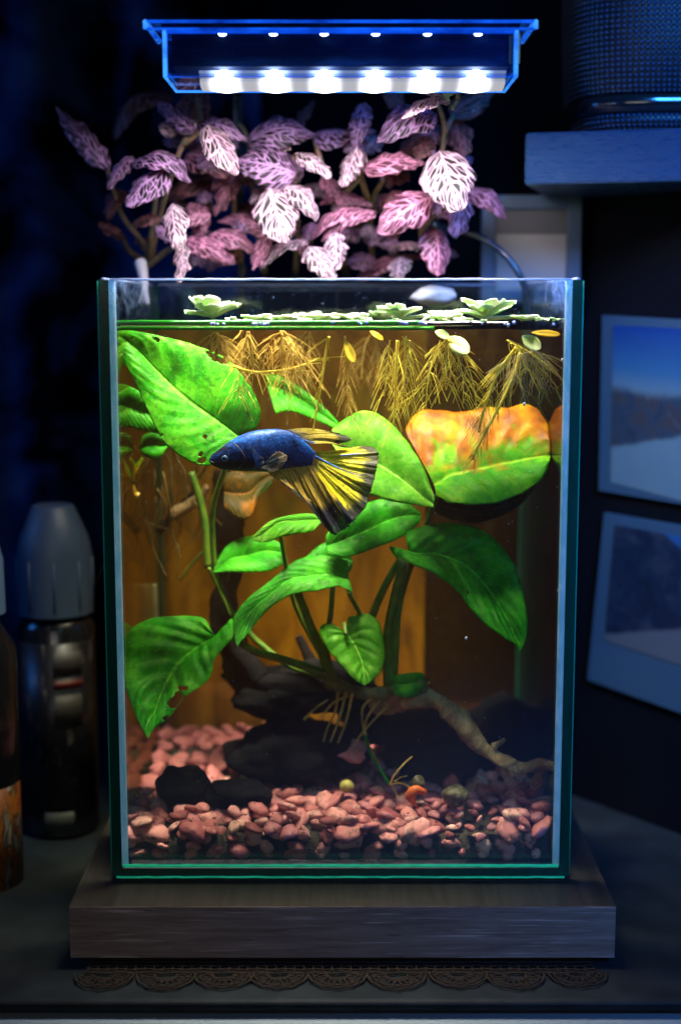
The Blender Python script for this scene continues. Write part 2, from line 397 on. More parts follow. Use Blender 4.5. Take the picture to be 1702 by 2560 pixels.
wall_quad('picture', [(1536, 1312), (1800, 1360), (1780, 1690), (1510, 1600)], 0.34, 0.03, print_mat('print_road', road), ph)

# small frame behind the plants
YF = 17
fr = thing('picture_frame', 'blue square picture frame behind the nerve plants, pale lower half', 'picture frame', P(1325, 700, YF))
fm = plain('frame_paint', (0.10, 0.16, 0.25), 0.35)
tl = P(1205, 486, YF); br = P(1450, 760, YF); bw = 0.75
box('picture', tl.x + bw, br.x - bw, YF + .25, YF + .4, br.z + bw, tl.z - bw, print_mat('frame_picture', plainpic), fr)
q = P(1205, 585, YF)
box('picture_mount', tl.x + bw + .05, br.x - bw - .05, YF + 0.1, YF + .22, br.z + bw, q.z, plain('mount_card', (0.50, 0.49, 0.47), 0.6), fr)
box('frame_bar', tl.x, tl.x + bw, YF, YF + .6, br.z, tl.z, fm, fr, .08)
box('frame_bar', br.x - bw, br.x, YF, YF + .6, br.z, tl.z, fm, fr, .08)
box('frame_bar', tl.x + bw, br.x - bw, YF + .01, YF + .6, tl.z - bw, tl.z, fm, fr, .08)
box('frame_bar', tl.x + bw, br.x - bw, YF + .01, YF + .6, br.z, br.z + bw, fm, fr, .08)

# curtain, back left
m = M('navy_cloth'); co = m.coord('Object')
clothM = m.pbr(m.ramp(m.noise(co, 0.11, 4, 0.6, 0.6), [(0.42, (0.003, 0.004, 0.007)), (0.56, (0.02, 0.06, 0.20)), (0.68, (0.06, 0.13, 0.30))]), 0.9, spec=.05)
rows = []
for i in range(30):
    z = 60 - i * 2.4
    rows.append([Vector((-60 + j * 0.55, 44 + 1.6 * math.sin(j * 0.42 + 0.3 * math.sin(i * .3)) + 0.8 * math.sin(j * 0.17 + i * 0.05) + i * 0.02, z)) for j in range(100)])
v, f = grid_mesh(rows)
o = mesh_obj('curtain', v, f, clothM); tag(o, 'dark navy mottled curtain hanging in folds on the left', 'curtain')
o.modifiers.new('thick', 'SOLIDIFY').thickness = 0.2

# ------------------------------------------------------------------ shelf and speaker
m = M('shelf_paint'); co = m.coord('Object', (0.6, 2, 2.2))
shM = m.pbr((0.008, 0.055, 0.15), m.noise(co, 2, 4).step(0.3, 0.7, 0.22, 0.45), m.bump(m.noise(co, 2.4, 6, 0.7, 0.5) + m.noise(m.coord('Object', (1.5, 5, 5)), 1.6, 5, .8), 1.0, 0.10), spec=0.55)
s0 = P(1312, 330, 10.0); s1 = P(1312, 462, 10.0)
sh = thing('wall_shelf', 'glossy dark blue wall shelf board under the speaker', 'shelf', (s0.x, 10, s1.z))
bd = box('board', 0, 40, 0, 14, 0, s0.z - s1.z, shM, None, 0.18, seg=3); bd.parent = sh
sh.rotation_euler = (0, 0, R(-15))
# speaker: rounded-square column on the shelf
SX, SY = P(1705, 200, 14).x - .5, 14.5
sz0 = s0.z + 0.08
m = M('speaker_cloth'); u, v = m.uv()
g1 = ((u * 1.0).frac() - 0.5); g2 = ((v * 1.0).frac() - 0.5)
dot = (g1 * g1 + g2 * g2).m('SQRT')
spk = m.pbr(m.mix(dot.step(0.18, 0.40), (0.05, 0.10, 0.24), (0.003, 0.004, 0.006)), 0.42, m.bump(dot.step(0.1, 0.5, 1, 0), 1.0, 0.15), spec=0.7)  # knit dots carry their blue highlight in the colour
def rsq(r, z, seg=72, e=3.2):
    out = []
    for k in range(seg):
        a = 2 * math.pi * k / seg; c, s_ = math.cos(a), math.sin(a)
        q = (abs(c) ** e + abs(s_) ** e) ** (-1 / e)
        out.append(Vector((SX + r * q * c, SY + 0.8 * r * q * s_, z)))
    return out
def spk_part(name, prof, mat, parent, pitch=0.24):
    rows = [rsq(r, z) for r, z in prof]; v, f = grid_mesh(rows, True)
    n = 72; f.append(tuple(range(n - 1, -1, -1))); L = (len(rows) - 1) * n; f.append(tuple(range(L, L + n)))
    per = 2 * math.pi * 5.2; uvs = []
    acc = 0
    for i, (r, z) in enumerate(prof):
        if i: acc += math.hypot(r - prof[i - 1][0], z - prof[i - 1][1])
        for k in range(n): uvs.append((k / n * round(per / pitch), acc / pitch))
    o = mesh_obj(name, v, f, mat, parent, uvs=uvs)
    # close the seam in the dot pattern
    l = o.data.uv_layers[0].data
    for p in o.data.polygons:
        if len(p.vertices) == 4:
            us = [l[i].uv[0] for i in p.loop_indices]
            if max(us) - min(us) > per / pitch / 2:
                for i in p.loop_indices:
                    if l[i].uv[0] < per / pitch / 2: l[i].uv[0] += round(per / pitch)
        else: p.use_smooth = False
    return o
sp = thing('speaker', 'black cloth covered loudspeaker standing on the blue shelf', 'speaker', (SX, SY, sz0))
spk_part('base_cloth', [(3.9, sz0), (4.5, sz0 + .12), (4.75, sz0 + .45), (4.8, sz0 + .95)], spk, sp, 0.26)
band = plain('speaker_band', (0.02, 0.018, 0.02), 0.12, spec=1.0, coat=0.5)
spk_part('trim_band', [(4.75, sz0 + .95), (4.95, sz0 + 1.0), (5.0, sz0 + 1.75), (4.9, sz0 + 1.8)], band, sp)
spk_part('cloth_cover', [(5.02, sz0 + 1.8), (5.15, sz0 + 2.0), (5.3, sz0 + 4.5), (5.35, sz0 + 8), (5.3, sz0 + 12), (4.6, sz0 + 13.2)], spk, sp, 0.25)

# ------------------------------------------------------------------ base board, lace, mat
b0 = PZ(172, 2267, 0); b1 = PZ(1540, 2267, 0); by = b0.y; bz = P(851, 2396, by).z
bb = thing('wooden_board', 'thick grey oak laminate board carrying the fish tank', 'wooden board', (0, by, bz))
box('slab', b0.x, b1.x, by + 0.03, 19.5, bz, -0.02, boardM, bb, 0.04)
box('top_veneer', b0.x + .01, b1.x - .01, by + 0.04, 19.45, -0.018, 0.0, boardTop, bb)
box('front_edging', b0.x + .01, b1.x - .01, by, by + 0.028, bz + .01, -0.022, boardM, bb)
for sx in (b0.x + 1.5, b1.x - 2.5):
    for sy in (by + 1.2, 17): box('rubber_foot', sx, sx + 1, sy, sy + 1, TZ + .08, bz - .003, plain('rubber', (0.02, 0.02, 0.02), .8), bb, .08)
# lace doily: scalloped edge, petal holes
m = M('lace'); laceM = m.pbr((0.045, 0.034, 0.030), 0.9, spec=.1)
lt = Tubes(); lz = TZ + 0.07
lx0, lx1 = PZ(182, 2470, TZ).x, PZ(1525, 2470, TZ).x; ly = PZ(851, 2478, TZ).y
ns = 9; wS = (lx1 - lx0) / ns
for k in range(ns):
    cx = lx0 + wS * (k + .5) + random.uniform(-.18, .18); cyy = ly + 1.25 + random.uniform(-.12, .12)
    zz = lambda x, y: lz + 0.05 * noise.noise(Vector((x, y, 0))) + 0.05
    for rad, th in ((1.22, .05), (1.02, .035), (0.45, .045)):
        arc = [Vector((cx + rad * wS / 2.5 * math.cos(a) * 1.02, cyy - rad * math.sin(a) * (1 + (.05 * math.cos(12 * a) if rad > 1.1 else 0)), zz(cx + a, cyy))) for a in [math.pi * i / 36 for i in range(37)]]
        lt.add(arc, th, sides=5)
    for i in range(9):
        a = math.pi * (i + .5) / 9
        c0 = Vector((cx + .45 * wS / 2.5 * math.cos(a), cyy - .45 * math.sin(a), lz + .04)); c1 = Vector((cx + 1.0 * wS / 2.5 * math.cos(a), cyy - 1.0 * math.sin(a), lz + .04))
        mid = (c0 + c1) / 2; pr = (c1 - c0).cross(Vector((0, 0, 1))).normalized() * .13
        for sgn in (1, -1): lt.add(cat_rom([c0, mid + pr * sgn, c1], 7), .032, sides=4)
for r_ in range(9):
    yy = ly + 1.3 + r_ * .33
    lt.add([Vector((lx0 + .3 + (lx1 - lx0 - .6) * i / 60, yy + .05 * math.sin(i * 1.9 + r_), lz + .04)) for i in range(61)], .045, sides=4)
for i in range(110):
    x = lx0 + .3 + (lx1 - lx0 - .6) * i / 109
    lt.add([Vector((x + .12 * (-1) ** i * math.sin(k * 1.3), ly + 1.3 + k * .4, lz + .04)) for k in range(8)], .03, sides=4)
la = thing('lace_doily', 'dark brown lace doily with scalloped edge lying under the wooden board', 'doily', (0, ly, TZ))
lt.obj('lace_edge', laceM, la)
box('doily_cloth', lx0 + .3, lx1 - .3, ly + 3.6, 18, TZ + .01, TZ + .06, laceM, la)

# ------------------------------------------------------------------ the tank
W2, H, T, D = 10.0, 26.0, 0.47, 15.6
ZB = 0.26                                      # underside of the glass
mat_f = plain('foam_mat', (0.02, 0.022, 0.02), .8)
tag(box('foam_mat', -9.72, 9.72, -0.02, D - .05, 0.004, ZB - 0.003, mat_f, None, .05), 'thin black foam mat between glass tank and wooden board', 'mat')
def lime_and_haze(m, co):
    sp_ = m.n('SeparateXYZ'); m.t.links.new(co.k, sp_.inputs[0]); z = X(m.t, sp_.outputs[2]); x = X(m.t, sp_.outputs[0])
    n = m.noise(m.coord('Object', (1.0, 1, 0.35)), 1.2, 5, 0.75, 1.0)
    top = z.step(23.6, 25.9) * (x.abs().step(7.6, 9.6)) * n.step(0.45, 0.62)
    spots = m.noise(m.coord('Object', (1, 1, 4)), 2.6, 4, 0.8).step(0.66, 0.72) * z.step(24.0, 24.5) * 0.45
    speck = m.voro(m.coord('Object'), 1.5, 'F1').step(0.02, 0.05, 1, 0) * 0.5
    return (top * 0.55 + spots + speck * 0.5 + z.step(1.5, 10.5, 0.030, 0.002) + m.noise(m.coord('Object', (2.5, 1, .25)), 1.3, 5, .8, .6).step(.55, .8) * .02).m('MINIMUM', 0.9)  # bluish haze, stronger towards the bottom, is painted into this film
paneM = glassy('pane_glass', (0.975, 0.99, 0.985), film=(lime_and_haze, (0.42, 0.62, 1.0)))
sideM = glassy('side_glass', (0.93, 0.98, 0.965), f0=0.05)
m = M('polished_edge'); co = m.coord('Object')
spz = m.n('SeparateXYZ'); m.t.links.new(co.k, spz.inputs[0]); zz_ = X(m.t, spz.outputs[2])
ec = m.mix(m.noise(m.coord('Object', (3, 3, .5)), 1.2, 4), (0.0, 0.05, 0.032), (0.003, 0.12, 0.075))
edgeM = m.pbr(ec, 0.2, m.bump(m.noise(co, 8, 3), 0.2, 0.02), trans=0.25, spec=0.8)
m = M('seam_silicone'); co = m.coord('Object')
seamM = m.pbr(m.mix(m.noise(m.coord('Object', (2, 2, .6)), 1.5, 4).step(.35, .7), (0.35, 0.72, 0.80), (0.80, 0.95, 1.0)), 0.25, m.bump(m.noise(co, 5, 4), .5, .04), trans=.45, emit=(.35, .75, 1.0), es=.10)  # weak emission stands in for lamp light carried down the seam
m = M('seam_green'); co = m.coord('Object')
seamG = m.pbr(m.mix(m.noise(m.coord('Object', (1.2, 3, 3)), 2.5, 4), (0.02, 0.65, 0.42), (0.12, 0.95, 0.70)), 0.15, m.bump(m.noise(co, 6, 3), .4, .03), trans=.5, tcol=(0.05, 0.9, 0.6))
m = M('seam_glow_green'); nz = m.noise(m.coord('Object', (1.2, 3, 3)), 2.0, 5, .75)
seamB = m.pbr(m.mix(nz, (0.02, 0.65, 0.42), (0.12, 0.95, 0.70)), 0.15, trans=.5, tcol=(0.05, 0.9, 0.6), emit=m.ramp(nz, [(.3, (0.0, .10, .06)), (.65, (.03, .85, .50))]), es=.30)  # emission stands in for lamp light piped to the glass edge
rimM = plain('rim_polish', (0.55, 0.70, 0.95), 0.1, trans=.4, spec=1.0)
tank = thing('glass_tank', 'rimless rectangular glass fish tank on the grey oak board', 'fish tank', (0, D / 2, ZB))
box('front_pane', -W2 + T + .005, W2 - T - .005, 0.0, T, ZB + T + .02, H, paneM, tank)
box('back_pane', -W2 + T + .005, W2 - T - .005, D - T, D, ZB + T + .02, H, sideM, tank)
for s_ in (-1, 1):
    x0, x1 = sorted((s_ * W2, s_ * (W2 - T)))
    box('side_pane', x0, x1, 0.03, D, ZB + .005, H, [sideM, edgeM], tank, fmats=[0, 0, 1, 1, 1, 0])
    xe = s_ * (W2 - T - .16)
    t_ = Tubes().add([Vector((s_ * (W2 - T - .13), 0.16, ZB + T + (H - ZB - T) * i / 40)) for i in range(41)], .155, sides=8)
    sc_ = t_.obj('corner_seam', seamM, tank)
    t_ = Tubes().add([Vector((s_ * (W2 - T - .06), D - T - .06, ZB + T + (H - ZB - T) * i / 20)) for i in range(21)], .09, sides=6)
    t_.obj('corner_seam', edgeM, tank)
    Tubes().add([Vector((s_ * (W2 - .03), -.0, ZB + .05 + (H - ZB - .1) * i / 10)) for i in range(11)], .028, sides=6).obj('polished_arris', seamG, tank)
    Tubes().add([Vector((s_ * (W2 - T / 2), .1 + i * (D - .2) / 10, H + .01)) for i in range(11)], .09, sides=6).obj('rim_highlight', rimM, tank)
box('bottom_pane', -W2 + T + .01, W2 - T - .01, -0.10, D - .01, ZB, ZB + T, [sideM, edgeM], tank, .05, fmats=[1, 1, 1, 1, 0, 0])
def bead(name, z, y, r, mat, x=W2 - T - .05, n=60, j=.012):
    return Tubes().add([Vector((-x + 2 * x * i / n, y, z + random.uniform(-j, j))) for i in range(n + 1)], r, sides=6).obj(name, mat, tank)
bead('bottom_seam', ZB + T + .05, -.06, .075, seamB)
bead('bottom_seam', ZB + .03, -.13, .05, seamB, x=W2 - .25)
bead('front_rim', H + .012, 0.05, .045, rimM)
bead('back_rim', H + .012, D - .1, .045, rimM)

# water
WZ = P(851, 806, T + .1).z
def ripple(m): 
    co = m.coord('Object'); return m.bump(m.noise(co, 0.7, 3), 0.12, 0.2)
VOL = ((1.0, 0.50, 0.10), 0.0020, (0.9, 0.62, 0.25), 0.1)
waterTop = glassy('water_surface', (0.97, 0.96, 0.88), f0=0.02, bumpf=ripple, vol=VOL, grazing=0.8)
m = M('water_body'); tr = m.n('BsdfTransparent'); m.put(tr, 0, (0.98, 0.88, 0.62)); m.t.links.new(tr.outputs[0], m.out.inputs['Surface'])
v_ = m.n('VolumePrincipled'); m.put(v_, 'Color', VOL[0]); m.put(v_, 'Density', VOL[1]); m.put(v_, 'Absorption Color', VOL[2]); m.put(v_, 'Anisotropy', VOL[3])
m.t.links.new(v_.outputs[0], m.out.inputs['Volume'])
wi = W2 - T - .012
o = box('water', -wi, wi, T + .012, D - T - .012, ZB + T + .025, WZ, [m.m, waterTop], fmats=[0, 0, 0, 0, 0, 1])
tag(o, 'slightly amber water filling the tank', kind='structure')
# meniscus, with the green leaf reflection painted as bands along the waterline
m = M('waterline_reflection'); co = m.coord('Object')
reflM = m.pbr(m.mix(m.noise(m.coord('Object', (.12, 1, 6)), 1.5, 4), (0.01, 0.30, 0.01), (0.08, 0.62, 0.03)), 0.15, trans=.5, spec=.8)
al = thing('waterline', 'thin green painted leaf reflection with bubbles along the water surface on front glass', 'waterline reflection', (0, T, WZ))
def strip(z, h, y, x0, x1, mat, name):
    n = 80; rows = []
    for k in range(5):
        a = k / 4
        rows.append([Vector((x0 + (x1 - x0) * i / n, y + .10 * (a - .5) ** 2 + .03 * a, z + h * (a - .5) * (1 + .2 * noise.noise(Vector((i * .2, 0, z)))))) for i in range(n + 1)])
    v, f = grid_mesh(rows); o = mesh_obj(name, v, f, mat, al); o.modifiers.new('t', 'SOLIDIFY').thickness = .02; return o
strip(WZ - .0, .20, T + .06, -wi + .1, P(1050, 800, .6).x, reflM, 'reflection_band')
strip(WZ - .23, .15, T + .06, -wi + .1, P(1085, 800, .6).x, reflM, 'reflection_band')
dk = glassy('meniscus_dark', (0.25, 0.18, 0.2), f0=.08)
strip(WZ - .12, .34, T + .16, -wi + .1, wi - .1, dk, 'meniscus')
bubM = plain('bubble', (0.55, 0.62, 1.0), 0.05, spec=1.0, emit=None)
bub = bpy.data.meshes.new('bubble'); bm = bmesh.new(); bmesh.ops.create_uvsphere(bm, u_segments=12, v_segments=8, radius=1); bm.to_mesh(bub); bm.free()
bub.materials.append(bubM); bub.polygons.foreach_set('use_smooth', [True] * len(bub.polygons))
for px in (528, 536, 545, 559, 634, 641, 650, 660, 670, 830, 897, 904, 914, 1000, 1008, 1016, 1050, 1058, 1065, 1205, 1262, 1272, 1283, 1386, 1418, 1425):
    b = bpy.data.objects.new('bubble', bub); link(b, al); b.scale = (random.uniform(.05, .085),) * 3
    b.location = P(px + random.uniform(-2, 2), random.uniform(805, 812), T + .03) - al.location
# small gas bubbles clinging to the glass
for k, (px, py) in enumerate([(1405, 900), (1412, 935), (1396, 1476), (1402, 1592), (1165, 1596), (1410, 1240), (1310, 1010)]):
    b = bpy.data.objects.new('gas_bubble', bub); link(b); b.scale = (.06, .06, .085); b.location = P(px, py, T + .1)
    tag(b, ['gas bubble at the right glass just under the waterline', 'gas bubble at the right glass, second below the waterline', 'gas bubble on the glass beside the tip of the long drooping leaf', 'gas bubble at the right glass below the drooping leaf tip', 'bright gas bubble in front of the dark filter, mid tank', 'gas bubble at the right glass beside the yellowing leaf', 'gas bubble over the orange part of the yellowing leaf'][k], 'bubble', 'gas bubbles on the glass')

# ------------------------------------------------------------------ planter behind the tank
m = M('amber_planter'); co = m.coord('Object')
plM = m.pbr(m.ramp(m.noise(m.coord('Object', (1.2, 1, .35)), .38, 4, .6, 1.2), [(0.34, (0.10, 0.035, 0.003)), (0.52, (0.36, 0.15, 0.006)), (0.72, (0.62, 0.29, 0.015))]), 0.6, m.bump(m.noise(co, 2, 4), .4, .1))
YB = D + .6
x0, x1 = P(285, 1200, YB).x, P(1064, 1200, YB).x; pt = P(800, 822, YB).z
pl = thing('planter_box', 'amber brown planter box standing behind the tank', 'planter', ((x0 + x1) / 2, YB + 3.5, TZ))
for nm, a in (('front_wall', (x0, x1, YB, YB + .4)), ('back_wall', (x0, x1, YB + 6.6, YB + 7)), ('end_wall', (x0, x0 + .4, YB + .4, YB + 6.6)), ('end_wall', (x1 - .4, x1, YB + .4, YB + 6.6))):
    box(nm, *a, TZ + .02, pt, plM, pl, .08)
soil = box('potting_soil', x0 + .42, x1 - .42, YB + .42, YB + 6.58, TZ + .5, pt - .5, siltM, pl)
# dark filter block behind the right half
m = M('black_sponge'); co = m.coord('Object')
spgM = m.pbr(m.mix(m.noise(co, .3, 4), (0.002, 0.002, 0.004), (0.014, 0.008, 0.005)), .9, m.bump(m.noise(co, 5, 4), .8, .1), spec=.05)
tag(box('filter_box', P(1070, 1500, D + .5).x, 9.6, D + .5, D + 5, TZ + .02, 22.5, spgM, None, .3), 'black box filter behind the right half of the tank', 'filter')

# ------------------------------------------------------------------ gravel
def pebble_mesh(seed, sub=2):
    rnd = random.Random(seed); bm = bmesh.new(); bmesh.ops.create_icosphere(bm, subdivisions=sub, radius=1)
    ax = (rnd.uniform(.78, 1.1), rnd.uniform(.6, .85), rnd.uniform(.28, .52)); o = Vector((seed * 3.1, seed * 1.7, 0))
    for v in bm.verts:
        n = 1 + .42 * noise.noise(v.co * .9 + o) + .16 * noise.noise(v.co * 2.3 + o)
        v.co = Vector((v.co.x * ax[0], v.co.y * ax[1], v.co.z * ax[2])) * n
    me = bpy.data.meshes.new('pebble'); bm.to_mesh(me); bm.free(); me.materials.append(pebM)
    me.polygons.foreach_set('use_smooth', [True] * len(me.polygons)); return me
PM = [pebble_mesh(i) for i in range(14)]
GZ = ZB + T + .03
def gtop(x, y):                                # gravel surface height
    return 2.18 + .16 * noise.noise(Vector((x * .3, y * .3, 0))) + .35 * max(0, (x - 6) / 3.5) * max(0, 1 - y / 6) + .035 * y
pebs = []                                      # (x,y,z,scale,front)
rg = random.Random(11)
xi = W2 - T - .25
y = T + .42
row = 0
while y < D - T - .3:                          # top layer
    x = -xi + rg.uniform(0, .3)
    sp_ = .95 if y < 5 else 1.05
    while x < xi:
        s_ = rg.choice((.32, .5, .62, .8)) * rg.uniform(.85, 1.15)
        pebs.append((x, y + rg.uniform(-.12, .18), gtop(x, y) - s_ * .35 + rg.uniform(-.12, .12), s_, 0)); x += sp_ * rg.uniform(.75, 1.1)
    y += .80 if y < 5 else .95; row += 1
for lay in range(5):                           # against the front glass, layer by layer
    x = -xi + rg.uniform(0, .4); z = GZ + .22 + lay * .42
    while x < xi:
        s_ = rg.choice((.3, .42, .55, .7)) * rg.uniform(.85, 1.1)
        if z < gtop(x, T) - .1: pebs.append((x, T + .10 + s_ * .62 + rg.uniform(0, .08), z + rg.uniform(-.1, .1), s_, 1))
        x += rg.uniform(.85, 1.4)
gx = 0
for _ in range(80):                            # loose ones lying on top in front
    x = rg.uniform(-xi, xi); y = rg.uniform(1.0, 5.5); s_ = rg.uniform(.28, .62)
    pebs.append((x, y, gtop(x, y) + .1 + rg.uniform(0, .12), s_, 0))
pebs.sort(key=lambda p: -(p[3] * (60 / (59 + p[1])) * (1.25 if p[1] < 2.2 else 1)))
def prot(front):
    return Matrix.Rotation(rg.uniform(0, 6.28), 3, 'Z') @ Matrix.Rotation(rg.gauss(0, .45) + (.5 if front else .15), 3, 'X') @ Matrix.Rotation(rg.gauss(0, .3), 3, 'Y')
restv, restf = [], []
near = [p for p in pebs if p[1] < 8][:300]; nset = set(map(id, near))
for p in pebs:
    rot = prot(p[4]); me = rg.choice(PM)
    if p[4]: rot = Matrix.Rotation(R(70), 3, 'X') @ Matrix.Rotation(rg.uniform(0, 6.28), 3, 'Z') if rg.random() < .6 else rot
    mid_z = min(p[2], 9)
    if id(p) in nset:
        o = bpy.data.objects.new('pebble', me); link(o); o.location = (p[0], max(p[1], T + .06 + p[3] * .66), max(mid_z, GZ + p[3] * .55)); o.scale = (p[3],) * 3; o.rotation_euler = rot.to_euler()
        tag(o, 'smooth pink pebble in the gravel bed of the tank', 'pebble', 'pink pebbles of the gravel bed')
    else:
        b = len(restv); q = Vector((p[0], max(p[1], T + .1 + p[3] * .7), max(mid_z, GZ + p[3] * .6)))
        restv += [q + rot @ (v.co * p[3]) for v in me.vertices]; restf += [tuple(b + i for i in f.vertices) for f in me.polygons]
o = mesh_obj('gravel', restv, restf, pebM); tag(o, 'pink gravel at the back and deeper in the tank bed', 'gravel', kind='stuff')
rows = [[Vector((-wi + .05 + (2 * wi - .1) * i / 60, T + .35 + (D - 2 * T - .5) * j / 40, gtop(-wi + 2 * wi * i / 60, D * j / 40) - .42 + .06 * noise.noise(Vector((i, j, 0))))) for i in range(61)] for j in range(41)]
v, f = grid_mesh(rows); nb = len(v)
fr_ = [Vector((p.x, p.y, GZ)) for p in rows[0]]; v += fr_; f += [(i, nb + i, nb + i + 1, i + 1) for i in range(60)]
o = mesh_obj('silt', v, f, siltM); tag(o, 'dark silt between and under the pebbles', 'silt', kind='stuff')

q = random.Random(19); dv, df = [], []
def bits(n, xr, yr, zf, rr):
    for _ in range(n):
        x, y = q.uniform(*xr), q.uniform(*yr); c = Vector((x, y, zf(x, y))); r_ = q.uniform(*rr); b = len(dv)
        for k in range(6): dv.append(c + Vector((((1, 0, 0), (-1, 0, 0), (0, 1, 0), (0, -1, 0), (0, 0, .6), (0, 0, -.6))[k])) * r_ * q.uniform(.5, 1.5))
        df.extend([(b, b + 2, b + 4), (b + 2, b + 1, b + 4), (b + 1, b + 3, b + 4), (b + 3, b, b + 4), (b + 2, b, b + 5), (b + 1, b + 2, b + 5), (b + 3, b + 1, b + 5), (b, b + 3, b + 5)])
bits(420, (-xi, xi), (.8, 7), lambda x, y: gtop(x, y) + .12 + q.uniform(-.1, .18), (.02, .07))
o = mesh_obj('debris', dv, df, siltM, smooth=False); tag(o, 'dark crumbs of plant waste scattered over the gravel', 'debris', kind='stuff')
dv, df = [], []
bits(110, (-9.2, 9.2), (.8, 9), lambda x, y: q.uniform(3, 23.5), (.008, .022))
o = mesh_obj('floating_specks', dv, df, plain('speck', (.7, .65, .4), .6), smooth=False); tag(o, 'fine pale specks drifting in the water', 'specks', kind='stuff')

# ------------------------------------------------------------------ big leaves
def leaf(parent, st, Y0, k, mat, n=44, mcols=22, bulge=.25, quilt=.03, holes=(), edge_noise=.02, name='leaf', veins=11, th=.03, tipY=None, label=None, yt=0.0):
    """st: stations of three photo points (left edge, midrib, right edge); Y0 depth, k lean (lower parts nearer)"""
    cyv = sum(s[1][1] for s in st) / len(st); cxv = sum(s[1][0] for s in st) / len(st)
    def W(q): return P(q[0], q[1], max(T + .25, Y0 - k * (q[1] - cyv) / 58 + yt * (q[0] - cxv) / 58))
    Ls = cat_rom([W(s[0]) for s in st], n); Ms = cat_rom([W(s[1]) for s in st], n); Rs = cat_rom([W(s[2]) for s in st], n)
    rows = []; uvs = []
    for i in range(n):
        u = i / (n - 1); row = []
        for j in range(mcols + 1):
            v = j / mcols; a = abs(v - .5) * 2; e = Ls[i] if v < .5 else Rs[i]
            p = Ms[i].lerp(e, a); wdt = (e - Ms[i]).length
            ph_ = ((u - a * .5 * .55) * veins * 2 * math.pi)
            nn = Vector((0, -1, .35))
            p = p + nn * (bulge * math.sin(a * math.pi * .75) * min(1, wdt) + quilt * math.sin(ph_) * math.sin(a * math.pi) * min(1, wdt))
            if a > .9: p = p + Vector((1, 0, 1)) * edge_noise * noise.noise(p * 2.2) * (a - .9) * 10
            p = p + nn * .10 * noise.noise(p * .7 + Vector((Y0 * 3, 0, 0)))
            row.append(p); uvs.append((u, v))
        rows.append(row)
    v, f = grid_mesh(rows)
    if holes:
        hs = [(Vector(((hx - 851) / F, (1280 - hy) / F)), hr / F, asp, ang) for hx, hy, hr, asp, ang in holes]
        keep = []
        for q in f:
            c = sum((v[i] for i in q), Vector()) / 4; d = c - CAM
            cc, ss = math.cos(PITCH), math.sin(PITCH); zc = d.y * cc - d.z * ss; pr = Vector((d.x / zc, (d.y * ss + d.z * cc) / zc))
            ok = True
            for h, hr, asp, ang in hs:
                dd = pr - h; ca, sa = math.cos(ang), math.sin(ang); dx = dd.x * ca + dd.y * sa; dy = -dd.x * sa + dd.y * ca
                if math.hypot(dx / asp, dy) < hr * (1 + .35 * noise.noise(Vector((dx, dy, 0)) * 500)): ok = False
            if ok: keep.append(q)
        f = keep
    o = mesh_obj(name, v, f, mat, parent, uvs=uvs)
    s_ = o.modifiers.new('thick', 'SOLIDIFY'); s_.thickness = th; s_.offset = 0
    if label: o['label'] = label
    return o
rz = P(950, 1720, 6)
anub = thing('anubias_plant', 'broad leaved green water plant rooted on driftwood in mid tank', 'water plant', rz)
leaf(anub, [((640, 1075), (596, 1090), (555, 1150)), ((653, 1040), (570, 1070), (520, 1167)), ((642, 1000), (535, 1045), (470, 1153)), ((612, 948), (490, 1015), (415, 1112)),
            ((560, 897), (440, 975), (377, 1043)), ((480, 863), (390, 925), (341, 962)), ((390, 840), (340, 872), (308, 900)), ((300, 824), (297, 838), (293, 856))],
     3.7, .42, G_bright, n=120, mcols=60, quilt=.02, holes=[(537, 893, 8, 3.2, -.55), (563, 903, 6, 2.2, -.4), (500, 1138, 5, 1, 0), (505, 1152, 7, 1.6, .3), (504, 1135, 4, .5, 0), (330, 845, 4, 1, 0), (393, 849, 5, 2, -.4), (405, 1088, 4, 1, 0), (511, 1093, 5, 1, 0)],
     label='largest leaf, upper left, with nibbled holes')
leaf(anub, [((830, 1075), (830, 1110), (850, 1150)), ((870, 1045), (870, 1125), (870, 1190)), ((915, 1031), (915, 1145), (890, 1225)), ((965, 1052), (960, 1170), (930, 1242)),
            ((1018, 1110), (1005, 1200), (985, 1257)), ((1058, 1175), (1045, 1232), (1035, 1265)), ((1086, 1245), (1084, 1262), (1083, 1269))], 4.1, .75, G_pale, bulge=.35, quilt=.035, veins=9, label='pale green leaf behind the fish tail')
leaf(anub, [((1012, 1085), (1086, 1215), (1090, 1241)), ((1020, 1058), (1105, 1202), (1108, 1252)), ((1050, 1031), (1125, 1190), (1127, 1261)), ((1085, 1030), (1155, 1182), (1160, 1264)), ((1125, 1030), (1190, 1175), (1194, 1265)), ((1170, 1030), (1220, 1168), (1222, 1262)), ((1223, 1022), (1250, 1160), (1250, 1256)),
            ((1270, 1020), (1280, 1156), (1280, 1245)), ((1318, 1015), (1310, 1150), (1310, 1232)), ((1362, 1050), (1355, 1142), (1351, 1200)), ((1375, 1130), (1375, 1140), (1373, 1152))], 4.6, .9, G_rot, n=80, mcols=40, bulge=.3, quilt=.035, edge_noise=.08, veins=8, label='yellowing orange and green leaf on the right')
leaf(anub, [((1080, 1240), (1085, 1260), (1090, 1285)), ((1140, 1250), (1150, 1275), (1160, 1310)), ((1210, 1250), (1220, 1275), (1225, 1300)), ((1280, 1235), (1285, 1250), (1290, 1270)), ((1335, 1210), (1336, 1214), (1337, 1220))], 6.3, -.4, G_old, quilt=.02, name='leaf')
